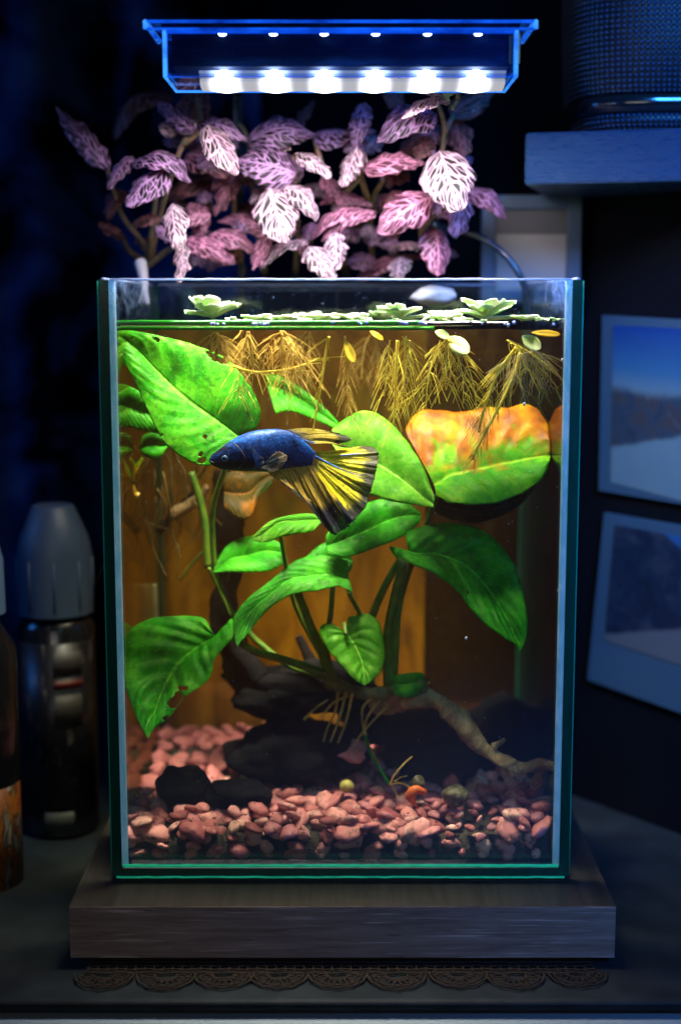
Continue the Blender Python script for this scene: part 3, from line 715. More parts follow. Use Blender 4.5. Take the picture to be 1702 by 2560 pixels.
leaf(anub, [((1013, 1348), (1020, 1378), (972, 1368)), ((1022, 1330), (1045, 1385), (993, 1399)), ((1085, 1312), (1085, 1385), (1049, 1421)), ((1140, 1311), (1125, 1397), (1092, 1442)),
            ((1196, 1324), (1160, 1412), (1140, 1478)), ((1250, 1367), (1198, 1448), (1173, 1523)), ((1290, 1430), (1231, 1490), (1214, 1565)), ((1312, 1520), (1265, 1548), (1256, 1595)),
            ((1315, 1590), (1290, 1598), (1289, 1612)), ((1299, 1630), (1297, 1631), (1296, 1632))], 3.7, .85, G_mid, n=70, quilt=.07, bulge=.32, veins=9, holes=[(1155, 1475, 3, 1, 0), (1170, 1478, 3, 1.4, 0), (1170, 1377, 3, 1, 0)], label='long leaf drooping to the lower right')
leaf(anub, [((528, 1577), (540, 1590), (582, 1546)), ((505, 1545), (515, 1605), (583, 1594)), ((440, 1542), (488, 1622), (560, 1622)), ((372, 1550), (462, 1645), (537, 1652)), ((322, 1583), (438, 1672), (528, 1689)),
            ((307, 1645), (418, 1705), (505, 1716)), ((317, 1715), (400, 1742), (462, 1745)), ((338, 1783), (384, 1790), (428, 1790)), ((360, 1828), (372, 1828), (385, 1824)), ((369, 1845), (370, 1846), (371, 1846))],
     3.0, .8, G_bright, n=110, mcols=54, quilt=.05, bulge=.3, veins=8, holes=[(451, 1722, 7, 1, 0), (446, 1742, 12, 1.1, .5), (434, 1757, 12, 1.5, .5), (462, 1722, 6, 1.2, 0), (414, 1797, 6, 1.3, .3), (462, 1762, 10, .8, 0)], label='low heart shaped leaf with a torn hole, lower left')
leaf(anub, [((870, 1405), (872, 1445), (882, 1484)), ((816, 1390), (830, 1435), (845, 1467)), ((753, 1397), (770, 1440), (800, 1477)), ((715, 1420), (720, 1450), (738, 1485)), ((675, 1453), (682, 1480), (689, 1510)),
            ((630, 1488), (640, 1515), (648, 1549)), ((600, 1520), (610, 1550), (619, 1587)), ((583, 1555), (590, 1585), (602, 1606)), ((590, 1612), (592, 1615), (594, 1618))], 4.3, .9, G_mid, quilt=.02, bulge=.12, label='arched narrow leaf in the middle')
leaf(anub, [((798, 1290), (800, 1300), (803, 1306)), ((770, 1285), (772, 1300), (782, 1330)), ((735, 1288), (740, 1302), (740, 1337)), ((700, 1294), (700, 1305), (700, 1345)), ((672, 1307), (672, 1325), (675, 1355)), ((648, 1327), (650, 1340), (652, 1357)), ((631, 1343), (631, 1346), (634, 1350))],
     4.0, .8, G_pale, bulge=.3, quilt=.01, label='small curled leaf under the fish tail')
leaf(anub, [((533, 1428), (534, 1430), (535, 1432)), ((562, 1372), (575, 1398), (572, 1431)), ((608, 1346), (620, 1388), (625, 1433)), ((660, 1342), (665, 1378), (672, 1430)), ((703, 1360), (703, 1382), (708, 1412))], 7.4, .8, G_mid)
leaf(anub, [((815, 1340), (815, 1365), (818, 1386)), ((850, 1300), (860, 1350), (868, 1394)), ((900, 1266), (920, 1325), (925, 1376)), ((956, 1250), (975, 1300), (985, 1353)), ((1010, 1256), (1020, 1290), (1025, 1331)), ((1051, 1283), (1052, 1290), (1050, 1306))], 6.0, .7, G_mid, quilt=.04)
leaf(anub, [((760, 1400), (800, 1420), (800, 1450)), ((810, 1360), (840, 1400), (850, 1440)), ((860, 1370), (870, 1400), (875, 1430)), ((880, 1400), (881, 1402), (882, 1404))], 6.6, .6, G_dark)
leaf(anub, [((835, 1563), (866, 1584), (870, 1546)), ((806, 1564), (872, 1592), (912, 1536)), ((798, 1585), (882, 1605), (947, 1558)), ((815, 1618), (893, 1625), (958, 1610)), ((836, 1645), (902, 1648), (962, 1645)),
            ((858, 1672), (908, 1670), (950, 1682)), ((885, 1700), (911, 1695), (930, 1702)), ((910, 1713), (911, 1714), (912, 1714))], 4.2, .75, G_pale, quilt=.05, bulge=.3, veins=7, label='small heart shaped leaf near the driftwood')
leaf(anub, [((975, 1690), (978, 1712), (985, 1738)), ((1005, 1686), (1010, 1712), (1018, 1745)), ((1040, 1682), (1042, 1705), (1045, 1738)), ((1058, 1684), (1060, 1700), (1056, 1722))], 5.0, .6, G_mid)
leaf(anub, [((293, 962), (296, 1010), (293, 1062)), ((318, 965), (320, 1015), (320, 1069)), ((350, 980), (355, 1030), (355, 1077)), ((385, 1000), (390, 1040), (395, 1086)), ((410, 1040), (412, 1060), (415, 1088))], 5.4, .3, G_mid)
leaf(anub, [((348, 1120), (350, 1124), (352, 1128)), ((360, 1092), (366, 1115), (362, 1142)), ((385, 1084), (388, 1112), (385, 1150)), ((408, 1095), (408, 1115), (405, 1142)), ((418, 1110), (419, 1115), (418, 1120))], 7.2, .3, G_mid, bulge=.5)
leaf(anub, [((663, 935), (668, 965), (690, 1038)), ((700, 942), (715, 975), (720, 1031)), ((757, 975), (760, 1005), (765, 1042)), ((805, 1014), (802, 1035), (805, 1058)), ((845, 1055), (843, 1062), (840, 1072))], 8.0, .6, G_mid)
leaf(anub, [((555, 1190), (560, 1230), (560, 1270)), ((590, 1178), (595, 1235), (600, 1300)), ((620, 1185), (625, 1230), (630, 1290)), ((650, 1180), (650, 1205), (652, 1230)), ((690, 1175), (690, 1180), (690, 1190))], 8.2, .5, G_old)
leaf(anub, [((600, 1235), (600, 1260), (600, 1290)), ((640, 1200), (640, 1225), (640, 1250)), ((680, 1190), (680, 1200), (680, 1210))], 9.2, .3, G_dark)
for pts, r0, r1 in [
    ([(1000, 1400, 4.2), (960, 1470, 5), (925, 1560, 6), (900, 1690, 6)], .16, .22), ([(1008, 1405, 4), (985, 1500, 5), (968, 1600, 5.8), (972, 1715, 6)], .20, .26),
    ([(740, 1470, 5), (775, 1560, 5.6), (808, 1640, 5.8), (818, 1695, 6)], .17, .26), ([(832, 1470, 5), (826, 1540, 5.6), (815, 1620, 6), (835, 1700, 6)], .12, .16),
    ([(590, 1600, 3), (640, 1630, 4), (720, 1652, 5), (830, 1690, 6)], .16, .2), ([(870, 1480, 4.6), (905, 1550, 5.4), (925, 1640, 6), (930, 1710, 6)], .1, .14),
    ([(702, 1340, 4.4), (712, 1400, 5.4), (740, 1520, 6.2), (830, 1690, 6.2)], .1, .12), ([(596, 1095, 3.6), (560, 1180, 6), (530, 1300, 7), (560, 1500, 7.4), (700, 1650, 7), (840, 1700, 6.2)], .12, .16),
    ([(1090, 1240, 5), (1060, 1330, 6), (1000, 1500, 6.6), (985, 1700, 6.2)], .14, .18), ([(866, 1588, 4.3), (860, 1560, 5), (880, 1640, 6), (890, 1700, 6)], .1, .1),
    ([(478, 1180, 8), (500, 1250, 8), (515, 1330, 8), (520, 1420, 8)], .16, .2), ([(522, 1420, 6.6), (545, 1470, 7), (565, 1510, 7), (575, 1540, 7)], .08, .05)]:
    Tubes().add(PP(pts), r0, r1, sides=9).obj('petiole', petiole, anub)
m = M('rhizome'); co = m.coord(); rhM = m.pbr(m.ramp(m.noise(co, 1.2, 5, .7), [(.3, (.03, .035, .012)), (.7, (.20, .20, .06))]), .7, m.bump(m.noise(co, 4, 4), .8, .1))
Tubes().add(PP([(815, 1700, 6.3), (870, 1725, 6), (930, 1738, 5.8), (1000, 1730, 5.6), (1062, 1712, 5.2)]), .3, .34, sides=12, lump=.5).obj('rhizome', rhM, anub)
ar = Tubes()
for pts in [[(865, 1730), (850, 1790), (828, 1850), (815, 1880)], [(880, 1735), (866, 1800), (840, 1870), (818, 1920)], [(845, 1730), (838, 1780), (815, 1830), (800, 1900)], [(930, 1745), (905, 1775), (912, 1840), (925, 1870)],
            [(950, 1750), (915, 1800), (918, 1850), (950, 1915)], [(870, 1740), (830, 1760), (800, 1800)], [(1030, 1730), (1065, 1712), (1075, 1705)], [(1040, 1735), (1070, 1742), (1085, 1745)], [(1010, 1745), (960, 1775), (900, 1840), (880, 1880)], [(760, 1800), (790, 1770), (820, 1750)]]:
    ar.add(PP(pts, 5.6, 18), .07, .03, sides=5)
ar.obj('root', rootB, anub)['kind'] = 'stuff'
Tubes().add(PP([(912, 1840, 4.4), (925, 1880, 4), (950, 1925, 3.6), (978, 1968, 3.2)]), .10, .06, sides=7).obj('runner', G_mid, anub)
ar = Tubes()
for pts in [[(975, 1965), (985, 1940), (1010, 1910), (1030, 1892)], [(980, 1965), (990, 1985), (992, 2000)], [(978, 1962), (1005, 1958), (1030, 1975), (1050, 1985)], [(985, 1955), (1000, 1945), (1018, 1940)]]:
    ar.add(PP(pts, 3.2, 12), .05, .03, sides=5)
ar.obj('runner_root', rootB, anub)['kind'] = 'stuff'

# ------------------------------------------------------------------ driftwood, stones, snails
dwt = thing('driftwood', 'pale knobbly driftwood branch reaching down to the right glass', 'driftwood', P(1000, 1750, 6))
Tubes().add(PP([(930, 1760, 6.4), (1010, 1742, 5.8), (1090, 1752, 5.2), (1140, 1795, 4.2), (1185, 1850, 3.4), (1225, 1885, 2.9), (1275, 1910, 2.5), (1285, 1920, 2.4)], n=60), .8, .42, sides=20, lump=.45, rf=lambda t: .58 - .30 * t + .08 * math.sin(t * 17)).obj('main_branch', driftM, dwt)
Tubes().add(PP([(1270, 1916, 2.5), (1310, 1920, 2.4), (1350, 1912, 2.3), (1388, 1922, 2.2)], n=24), .38, .16, sides=14, lump=.6).obj('branch_tip', driftM, dwt)
Tubes().add(PP([(1235, 1868, 2.8), (1250, 1858, 2.7), (1262, 1848, 2.7)], n=10), .22, .12, sides=8, lump=.4).obj('knob', driftM, dwt)
Tubes().add(PP([(1345, 1925, 2.4), (1352, 1945, 2.6), (1330, 1965, 2.8)], n=10), .3, .25, sides=9, lump=.5).obj('knob', driftM, dwt)
dk2 = thing('dark_driftwood', 'black wood stump with an upright trunk behind the plant stems', 'driftwood', P(700, 1800, 8))
Tubes().add(PP([(575, 1180, 10), (565, 1300, 10), (575, 1400, 9.6), (560, 1520, 9), (575, 1600, 8.6), (620, 1690, 8)], n=50), .7, .8, sides=16, lump=.35, rf=lambda t: .75 + .15 * math.sin(t * 9)).obj('trunk', dwM, dk2)
Tubes().add(PP([(580, 1560, 8), (600, 1630, 7.4), (650, 1700, 7)], n=20), .45, .6, sides=14, lump=.4).obj('trunk_knee', dwM, dk2)
def blob(name, pts, Y, dep, mat, parent, seed=0, sub=4, am=.35):
    """solid lump whose silhouette follows an ellipse given in the photograph (cx,cy,rx,ry)"""
    cx, cy2, rx, ry = pts; c = P(cx, cy2, Y); sx = abs(P(cx + rx, cy2, Y).x - c.x); sz = abs(P(cx, cy2 - ry, Y).z - c.z)
    bm = bmesh.new(); bmesh.ops.create_icosphere(bm, subdivisions=sub, radius=1)
    for v in bm.verts:
        n = 1 + am * noise.noise(v.co * 1.3 + Vector((seed, 0, 0))) + am * .4 * noise.noise(v.co * 4 + Vector((0, seed, 0)))
        v.co = Vector((v.co.x * sx * n, v.co.y * dep * n, v.co.z * sz * n))
    me = bpy.data.meshes.new(name); bm.to_mesh(me); bm.free(); me.materials.append(mat); me.polygons.foreach_set('use_smooth', [True] * len(me.polygons))
    o = bpy.data.objects.new(name, me); link(o, parent); o.location = c - (parent.location if parent else Vector()); return o
blob('stump_head', (760, 1722, 200, 62), 8.0, 2.2, dwM, dk2, 3)
blob('stump_foot', (720, 1800, 45, 90), 8.6, 1.4, dwM, dk2, 5)
blob('stump_root', (1010, 1800, 160, 55), 9.0, 2.0, dwM, dk2, 6)
Tubes().add(PP([(800, 1690, 8.5), (770, 1640, 8.8), (745, 1590, 9)], n=12), .35, .2, sides=10, lump=.4).obj('stub', dwM, dk2)
tag(blob('black_stone', (735, 1880, 165, 66), 7.0, 2.4, dwM, None, 8), 'big black stone lying under the plant roots', 'stone')
tag(blob('black_stone', (455, 1965, 68, 48), 3.6, 1.1, dwM, None, 12, am=.25), 'small round black stone on gravel at the left', 'stone')
tag(blob('black_stone', (590, 1985, 80, 34), 3.4, 1.0, dwM, None, 15), 'low flat black stone beside the small round one', 'stone')
tag(blob('black_stone', (1100, 1900, 130, 70), 8.5, 2.0, dwM, None, 18), 'black stone behind the driftwood branch', 'stone')
tag(blob('black_stone', (1290, 1845, 130, 95), 9.5, 2.0, dwM, None, 21), 'dark stone near the right glass below the branch tip', 'stone')
tag(blob('red_stone', (870, 1880, 52, 24), 6.0, .8, pebM, None, 22), 'larger red stone on top of the black one', 'stone')
snM = M('snail_shell'); u, v = snM.uv(); co = snM.coord()
snM = snM.pbr(snM.ramp(snM.noise(co, 3, 4, .7), [(.35, (.02, .025, .015)), (.55, (.12, .11, .06)), (.7, (.42, .38, .22))]), .35, snM.bump(snM.noise(co, 6, 3), .5, .05))
tag(blob('snail_shell', (1138, 1990, 34, 26), 2.4, .5, snM, None, 31, 3, .12), 'round dark snail shell lying on the pebbles', 'snail shell')
tag(blob('snail_shell', (1045, 1960, 18, 20), 2.9, .35, snM, None, 34, 3, .12), 'small spotted snail shell above the orange flake', 'snail shell')
tag(blob('snail_shell', (866, 1966, 18, 15), 3.2, .3, plain('yellow_shell', (.38, .36, .09), .4), None, 37, 3, .12), 'small yellow snail shell near the middle', 'snail shell')
o = Tubes().add(PP([(1066, 1982), (1040, 1975), (1028, 1988), (1032, 2005), (1046, 2020)], 1.6, 16), .1, .05, sides=8, rf=lambda t: .08 + .17 * math.sin(min(1, t * 1.1) * math.pi)).obj('orange_flake', plain('orange_leaf', (.75, .17, .03), .4, trans=.3))
tag(o, 'curled bright orange leaf flake on the front pebbles', 'leaf flake')
o = Tubes().add(PP([(374, 1462), (376, 1510), (378, 1600)], 12.5, 8), .38, .38, sides=16).obj('airline_tube', plain('milky_tube', (.45, .55, .33), .4, trans=.3))
tag(o, 'pale milky tube standing at the back left of the tank', 'tube')

# ------------------------------------------------------------------ roots at the back left and sprouts
sg = thing('hanging_roots', 'tangle of brown hanging roots at the back left of the tank', 'roots', P(400, 1100, 10))
tb = Tubes(); rq = random.Random(5)
for k in range(30):
    x = rq.uniform(330, 540); y = rq.uniform(1080, 1250); pts = [(x, y, rq.uniform(8.5, 13))]
    for q in range(4): x += rq.gauss(0, 26); y += rq.uniform(25, 85); pts.append((x, y, pts[0][2] + rq.uniform(-.4, .4)))
    tb.add(PP(pts, n=14), rq.uniform(.02, .08), .015, sides=5)
tb.obj('root', rootD, sg)['kind'] = 'stuff'
Tubes().add(PP([(430, 1290, 10), (490, 1250, 10), (520, 1215, 10)], n=12), .3, .18, sides=8, lump=.4).obj('old_stem', driftM, sg)
Tubes().add(PP([(395, 1330, 10.5), (440, 1280, 10.5), (500, 1220, 10.5)], n=12), .22, .18, sides=8, lump=.4).obj('old_stem', dwM, sg)
Tubes().add(PP([(520, 1370, 9.6), (480, 1410, 9.8), (450, 1450, 10)], n=12), .09, .05, sides=6).obj('old_stem', petiole, sg)
sb = thing('young_sprout', 'yellow green V shaped sprout at the left glass', 'sprout', P(325, 1200, 6))
for pts in ([(296, 1140), (312, 1165), (322, 1198)], [(358, 1145), (342, 1172), (330, 1205)], [(326, 1196), (336, 1230), (346, 1240)]):
    Tubes().add(PP(pts, 7.0, 10), .10, .16, sides=8).obj('stalk', G_rot if pts[0][1] < 1190 else rootB, sb)

# ------------------------------------------------------------------ floating plants
def hairy(tb, pts, Y, r, hair, seed, hl=.7, spread=1.0, hr=.019):
    r *= 1.35
    q = random.Random(seed); line = PP(pts, Y, 26); tb.add(line, r, r * .5, sides=5)
    for k in range(hair):
        t = q.uniform(.12, .99); i = min(int(t * 25), 24); p = line[i]; d = (line[min(i + 1, 25)] - line[i]).normalized() if i < 25 else Vector((0, 0, -1))
        sd = Vector((q.choice((-1, 1)) * q.uniform(.5, 1), q.uniform(-.7, .7), q.uniform(-.1, .15))) * spread
        L_ = hl * q.choice((.5, .8, 1.1, 1.5)) * q.uniform(.7, 1.1); e1 = p + (sd * .55 + d * .5) * L_ * .6; e2 = p + (sd * .85 + d * 1.25 + Vector((0, 0, -.25))) * L_
        tb.add(cat_rom([p, e1, e2], 5), hr, hr * .6, sides=3, cap=False)
def bunch(tb, px, py, Y, n, seed, length=90, fan=60, r=.03, hair=14):
    q = random.Random(seed); n = max(3, int(n * .65)); hair = int(hair * .8)
    for k in range(n):
        x1 = px + q.uniform(-fan, fan); L = length * q.uniform(.6, 1.1)
        hairy(tb, [(px + q.uniform(-6, 6), py), (px * .45 + x1 * .55, py + L * .22), (px * .1 + x1 * .9, py + L * .6), (x1 + q.uniform(-8, 8), py + L)], Y + q.uniform(-.7, .7), r * q.uniform(.5, 1), hair + 8, seed * 31 + k, .6, 1.35, .015)
def round_leaf(parent, c, az, L, Wd, lift, mat, curl=.2, name='leaf'):
    d = Vector((math.cos(az), math.sin(az), 0)); s_ = Vector((-d.y, d.x, 0)); rows = []; uv = []
    n, mm = 9, 8
    for i in range(n + 1):
        u = i / n; wd = Wd * max(0, math.sin(math.pi * (u * .93 + .05))) ** .5 * (.35 + .65 * min(1, u * 1.6)); row = []
        for j in range(mm + 1):
            v = j / mm * 2 - 1
            z = L * (math.sin(u * 1.3) * lift) + curl * v * v * Wd + .03 * noise.noise(Vector((u * 4, v * 3, az)))
            row.append(c + d * (L * u * math.cos(lift * .7)) + s_ * (wd * v * .5) + Vector((0, 0, z))); uv.append((u, j / mm))
        rows.append(row)
    v, f = grid_mesh(rows); o = mesh_obj(name, v, f, mat, parent, uvs=uv); m_ = o.modifiers.new('t', 'SOLIDIFY'); m_.thickness = .035; return o
WY = lambda Y: P(851, 800, Y).z
fl = [ # px, Y, n leaves, leaf length, lift, roots spec, label
    (530, 6.5, 10, 1.5, .50, 'big pale floating rosette at the left of the surface'),
    (640, 3.0, 6, .75, .12, 'small flat floating plant right of the big left rosette'),
    (712, 3.4, 6, .8, .15, 'small floating plant with brown bushy roots over the large leaf'),
    (800, 2.6, 7, .8, .18, 'floating plant with one long straight yellow root'),
    (880, 4.2, 7, .85, .22, 'floating plant with a yellow drooping leaf below it'),
    (1000, 3.4, 8, 1.15, .42, 'upright pale floating plant over the pale green leaf'),
    (1110, 2.6, 7, .85, .30, 'floating plant between the two tallest rosettes on the right'),
    (1215, 3.0, 8, 1.4, .50, 'tall spreading floating rosette over two thick yellow roots'),
    (1310, 2.4, 7, .85, .14, 'low floating plant nearest the right glass'),
    (760, 7.5, 7, .8, .2, 'pale floating plant further back, mid surface'),
    (950, 8.5, 8, .9, .25, 'pale floating plant further back behind the upright one')]
FP = []
for k, (px, Y, nl, L, lift, lab) in enumerate(fl):
    c = P(px, 803, Y); c.z = WZ + .05
    t_ = thing('floating_plant', lab, 'floating plant', c, 'floating plants on the water'); FP.append(t_)
    q = random.Random(k + 50)
    for i in range(nl):
        round_leaf(t_, c + Vector((0, 0, .02 * i)), i * 2.4 + q.uniform(-.3, .3), L * q.uniform(.75, 1.1), L * .86, lift * q.uniform(.1, 1.3), floatM, .10 if lift < .4 else .12)
tb = Tubes(); bunch(tb, 620, 828, 2.2, 5, 3, 170, 22, .03, 24); hairy(tb, [(606, 826), (600, 836), (590, 846)], 2.2, .06, 6, 4, .2); tb.obj('roots', rootB, FP[1])['kind'] = 'stuff'
tb = Tubes(); bunch(tb, 705, 826, 2.4, 9, 9, 150, 62, .03, 18); hairy(tb, [(700, 826), (722, 870), (742, 945)], 2.2, .035, 20, 4, .9); tb.obj('roots', rootB, FP[2])['kind'] = 'stuff'
tb = Tubes(); hairy(tb, [(822, 840), (812, 900), (800, 980), (783, 1075)], 2.0, .055, 12, 6, .22); hairy(tb, [(822, 842), (795, 862), (768, 880)], 2.4, .03, 6, 7, .3); hairy(tb, [(583, 915), (640, 930), (730, 920), (800, 895)], 2.8, .05, 30, 8, .45)
tb.obj('roots', rootY, FP[3])['kind'] = 'stuff'
tb = Tubes(); hairy(tb, [(862, 840), (868, 920), (868, 990), (878, 1040)], 4.6, .04, 60, 12, .5, hr=.018); tb.obj('roots', rootB, FP[4])['kind'] = 'stuff'
def hang_leaf(parent, a, b, wpx, Y, mat):
    ax, ay = a; bx, by_ = b; L = math.hypot(bx - ax, by_ - ay); nx, ny = -(by_ - ay) / L, (bx - ax) / L; st = []
    for t, wf in ((0, .12), (.25, .75), (.55, 1), (.85, .75), (1, .1)):
        x, y = ax + (bx - ax) * t, ay + (by_ - ay) * t; st.append(((x + nx * wpx * wf / 2, y + ny * wpx * wf / 2), (x, y), (x - nx * wpx * wf / 2, y - ny * wpx * wf / 2)))
    return leaf(parent, st, Y, .5, mat, n=16, mcols=8, quilt=.01, bulge=.1, veins=5)
hang_leaf(FP[4], (862, 850), (885, 905), 24, 4.2, floatY)
hang_leaf(FP[4], (925, 828), (958, 850), 14, 4.0, floatY)
tb = Tubes(); hairy(tb, [(994, 850), (990, 920), (987, 1000), (984, 1062)], 2.4, .06, 26, 14, .55); hairy(tb, [(1024, 850), (1018, 900), (1008, 970), (1000, 1020)], 2.8, .035, 40, 15, .7); hairy(tb, [(975, 850), (968, 920), (960, 990)], 3.2, .03, 26, 16, .6)
bunch(tb, 1010, 840, 3.2, 5, 17, 150, 70, .025, 16); tb.obj('roots', rootY, FP[5])['kind'] = 'stuff'
tb = Tubes(); bunch(tb, 1115, 845, 2.5, 9, 21, 190, 75, .035, 22); hairy(tb, [(1100, 850), (1085, 900), (1050, 970), (1000, 1010)], 2.6, .03, 26, 23, .6); tb.obj('roots', rootY, FP[6])['kind'] = 'stuff'
hang_leaf(FP[6], (1118, 842), (1172, 880), 40, 1.8, floatM); hang_leaf(FP[6], (1088, 828), (1122, 842), 22, 1.9, floatM)
tb = Tubes(); hairy(tb, [(1290, 868), (1245, 930), (1215, 1010), (1195, 1080)], 2.0, .065, 90, 24, .5, hr=.018); hairy(tb, [(1300, 880), (1280, 950), (1240, 1030), (1200, 1105), (1180, 1150)], 1.7, .065, 100, 25, .45, hr=.018)
bunch(tb, 1270, 850, 2.2, 6, 26, 120, 85, .03, 20); tb.obj('roots', rootY, FP[7])['kind'] = 'stuff'
tb = Tubes(); bunch(tb, 1335, 872, 1.9, 7, 31, 120, 50, .025, 22); tb.obj('roots', rootW, FP[8])['kind'] = 'stuff'
hang_leaf(FP[8], (1305, 840), (1350, 872), 34, 1.8, floatM); hang_leaf(FP[8], (1330, 830), (1400, 836), 16, 1.4, floatY)
tb = Tubes(); bunch(tb, 540, 830, 7, 8, 35, 90, 70, .03, 14); tb.obj('roots', rootB, FP[0])['kind'] = 'stuff'
tb = Tubes(); bunch(tb, 770, 830, 8, 6, 36, 130, 60, .04, 14); tb.obj('roots', rootB, FP[9])['kind'] = 'stuff'
tb = Tubes(); bunch(tb, 930, 830, 9, 6, 37, 150, 60, .04, 14); tb.obj('roots', rootB, FP[10])['kind'] = 'stuff'
o = blob('planting_sponge', (1088, 738, 58, 26), 11, .9, plain('white_sponge', (.75, .82, .85), .9), None, 41, 3, .25) if 'blob' in globals() else None
tag(o, 'white planting sponge floating at the back of the water surface', 'sponge')
# duckweed scraps on the surface
q = random.Random(3)
for k in range(46):
    px = q.uniform(560, 1400); Y = q.uniform(.8, 5.5); c = P(px, 803, Y); c.z = WZ + .03
    L_ = q.uniform(.25, .42)
    o = round_leaf(None, c, q.uniform(0, 6.28), L_, L_ * .9, q.uniform(0, .5), floatM, .1, 'duckweed_leaf')
    tag(o, 'tiny loose pale green duckweed leaf floating on the water', 'duckweed', 'loose duckweed on the water')

# ------------------------------------------------------------------ the fish
def C5(x, y): return (480 + x / 3.0154, 1040 + y / 3.0154)
FY = 1.65
m = M('betta_body'); co = m.coord('Object'); u, v = m.uv()
sc_ = m.voro(m.coord('Object', (1, .2, 1.25)), 8.0, 'F1', 0.85)
n1 = m.noise(m.coord('Object'), 1.3, 5, .75, .3)
blue = m.ramp(n1, [(.38, (.002, .003, .012)), (.45, (.004, .06, .45)), (.60, (.008, .15, .95))])
bk = m.ramp(n1, [(.30, (.004, .05, .40)), (.60, (.012, .20, 1.0))])
back = (v + n1 * .25).step(.86, 1.02) * u.step(.22, .32)            # iridescent back and flank
belly = (v + n1 * .2).step(.38, .56)
tailp = u.step(.60, .72)
bcol = m.mix(belly.m('MAXIMUM', tailp * .8), (.004, .005, .014), blue)
bcol = m.mix(back, bcol, bk)
cheek = (((u - .22) * 7.0).pow(2.0) + ((v - .60) * 3.2).pow(2.0)).step(.3, 1.0, 1, 0)
bcol = m.mix(cheek * n1.step(.36, .52), bcol, (.010, .10, .58))
nose_top = (u.step(.20, .30, 1, 0)) * (v.step(.70, .86))
bcol = m.mix(nose_top * .9, bcol, (.010, .009, .014))
bcol = m.mix(u.step(.0, .05, .6, 0), bcol, (.008, .05, .22))
spark = m.noise(co, 8, 3, .7).step(.42, .62)
bcol = m.mix(spark * .3, m.mix(.5, bcol, (.002, .003, .010)), bcol)
bcol = m.mix(sc_.step(.35, .65) * .35, bcol, (.002, .004, .015))
bodyM = m.pbr(bcol, .36, m.bump(sc_.step(0, .6, 1, 0) * .4 + m.noise(co, 5, 4, .7), .5, .04), spec=.3, metal=.1)
def fin_mat(name, inner, mid, outer, rays=26, a0=.25, a1=.7, dens=.85):
    m = M(name); u, v = m.uv(); co = m.coord('Object')
    wob = m.noise(m.comb(u * 3.0, v * 9.0), 2.0, 3)
    st = ((v * float(rays) + wob * 2.4).frac() - .5).abs().step(.03, .20, 1, 0)
    st2 = ((v * float(rays) * 2.7 + wob * 2.2).frac() - .5).abs().step(.1, .3, 1, 0)
    n = m.noise(m.comb(u * 2.2, v * 26.0), 1.3, 4, .65)
    base = m.ramp(u + (n - .5) * .45, [(.0, inner), (a0, mid), (a1, mid), (min(.99, a1 + .14), outer)])
    col = m.mix(st * (n.step(.25, .5)) * .95, base, (.006, .010, .028))
    col = m.mix(st2 * u.step(.5, 1.0) * .55, col, (.008, .012, .03))
    al = (u.step(.0, .25, 1.0, .90) + st * .3) * dens
    return m.pbr(col, .42, m.bump(st + st2 * .4, .6, .03), trans=.5, tcol=m.mix(.5, col, (1, .9, .1)) if name == 'fin_yellow' else col, alpha=al.m('MINIMUM', 1.0), spec=.5)
Fy = fin_mat('fin_yellow', (.005, .02, .12), (1.0, .92, .02), (.015, .022, .03), 26, .16, .74, 1.1)
Fd = fin_mat('fin_dorsal', (.005, .03, .22), (.62, .52, .05), (.02, .02, .02), 16, .25, .7)
Fa = fin_mat('fin_anal', (.70, .46, .12), (.78, .56, .10), (.012, .018, .05), 18, .2, .48)
Fp = fin_mat('fin_pectoral', (.01, .02, .06), (.05, .08, .14), (.34, .30, .27), 12, .3, .6, .8)
Fv = fin_mat('fin_ventral', (.01, .06, .3), (.02, .08, .35), (.06, .10, .3), 9, .3, .7, .95)
fish = thing('betta_fish', 'dark blue fighting fish with yellow and black veil fins swimming left', 'fish', P(620, 1140, FY))
prof = [((127, 335), (127, 338)), ((150, 290), (150, 368)), ((190, 258), (190, 390)), ((245, 215), (240, 404)), ((300, 180), (300, 411)), ((360, 148), (360, 414)), ((430, 122), (430, 416)), ((510, 105), (510, 420)), ((580, 98), (580, 418)),
        ((650, 97), (640, 405)), ((720, 112), (700, 395)), ((780, 140), (760, 388)), ((840, 182), (820, 382)), ((890, 232), (870, 378)), ((930, 275), (905, 372))]
tops = cat_rom([P(*C5(*a), FY) for a, b in prof], 60); bots = cat_rom([P(*C5(*b), FY) for a, b in prof], 60)
rows = []; uvs = []
for i in range(60):
    t = i / 59; c = (tops[i] + bots[i]) / 2; h = (tops[i] - bots[i]) / 2; L_ = h.length
    thick = max(.02, min(L_ * .62, .70) * (1 - .75 * max(0, (t - .45) / .55)))
    if t < .08: thick = max(.03, L_ * .75)
    row = []
    for k in range(32):
        a = 2 * math.pi * k / 32; cs, sn = math.cos(a), math.sin(a)
        row.append(c + h * cs + Vector((0, -thick, 0)) * (abs(sn) ** .9 * (1 if sn > 0 else -1)))
        uvs.append((t, .5 + .5 * cs))
    rows.append(row)
v, f = grid_mesh(rows, True); f = [tuple(reversed(q)) for q in f]; f.append(tuple(range(32))); f.append(tuple(range(59 * 32 + 31, 59 * 32 - 1, -1)))
body = mesh_obj('body', v, f, bodyM, fish, uvs=uvs)
ec_ = P(*C5(246, 320), FY - .40)
eye = lathe('eye', [(.001, 0.10), (.06, .095), (.11, .07), (.135, .03), (.14, 0)], 0, 0, [plain('eye_iris', (.006, .03, .10), .45, spec=.4)], fish, 24)
eye.location = ec_ - fish.location; eye.rotation_euler = (R(90), 0, 0)
for v_ in eye.data.vertices: v_.co += fish.location      # mesh was built about the fish origin
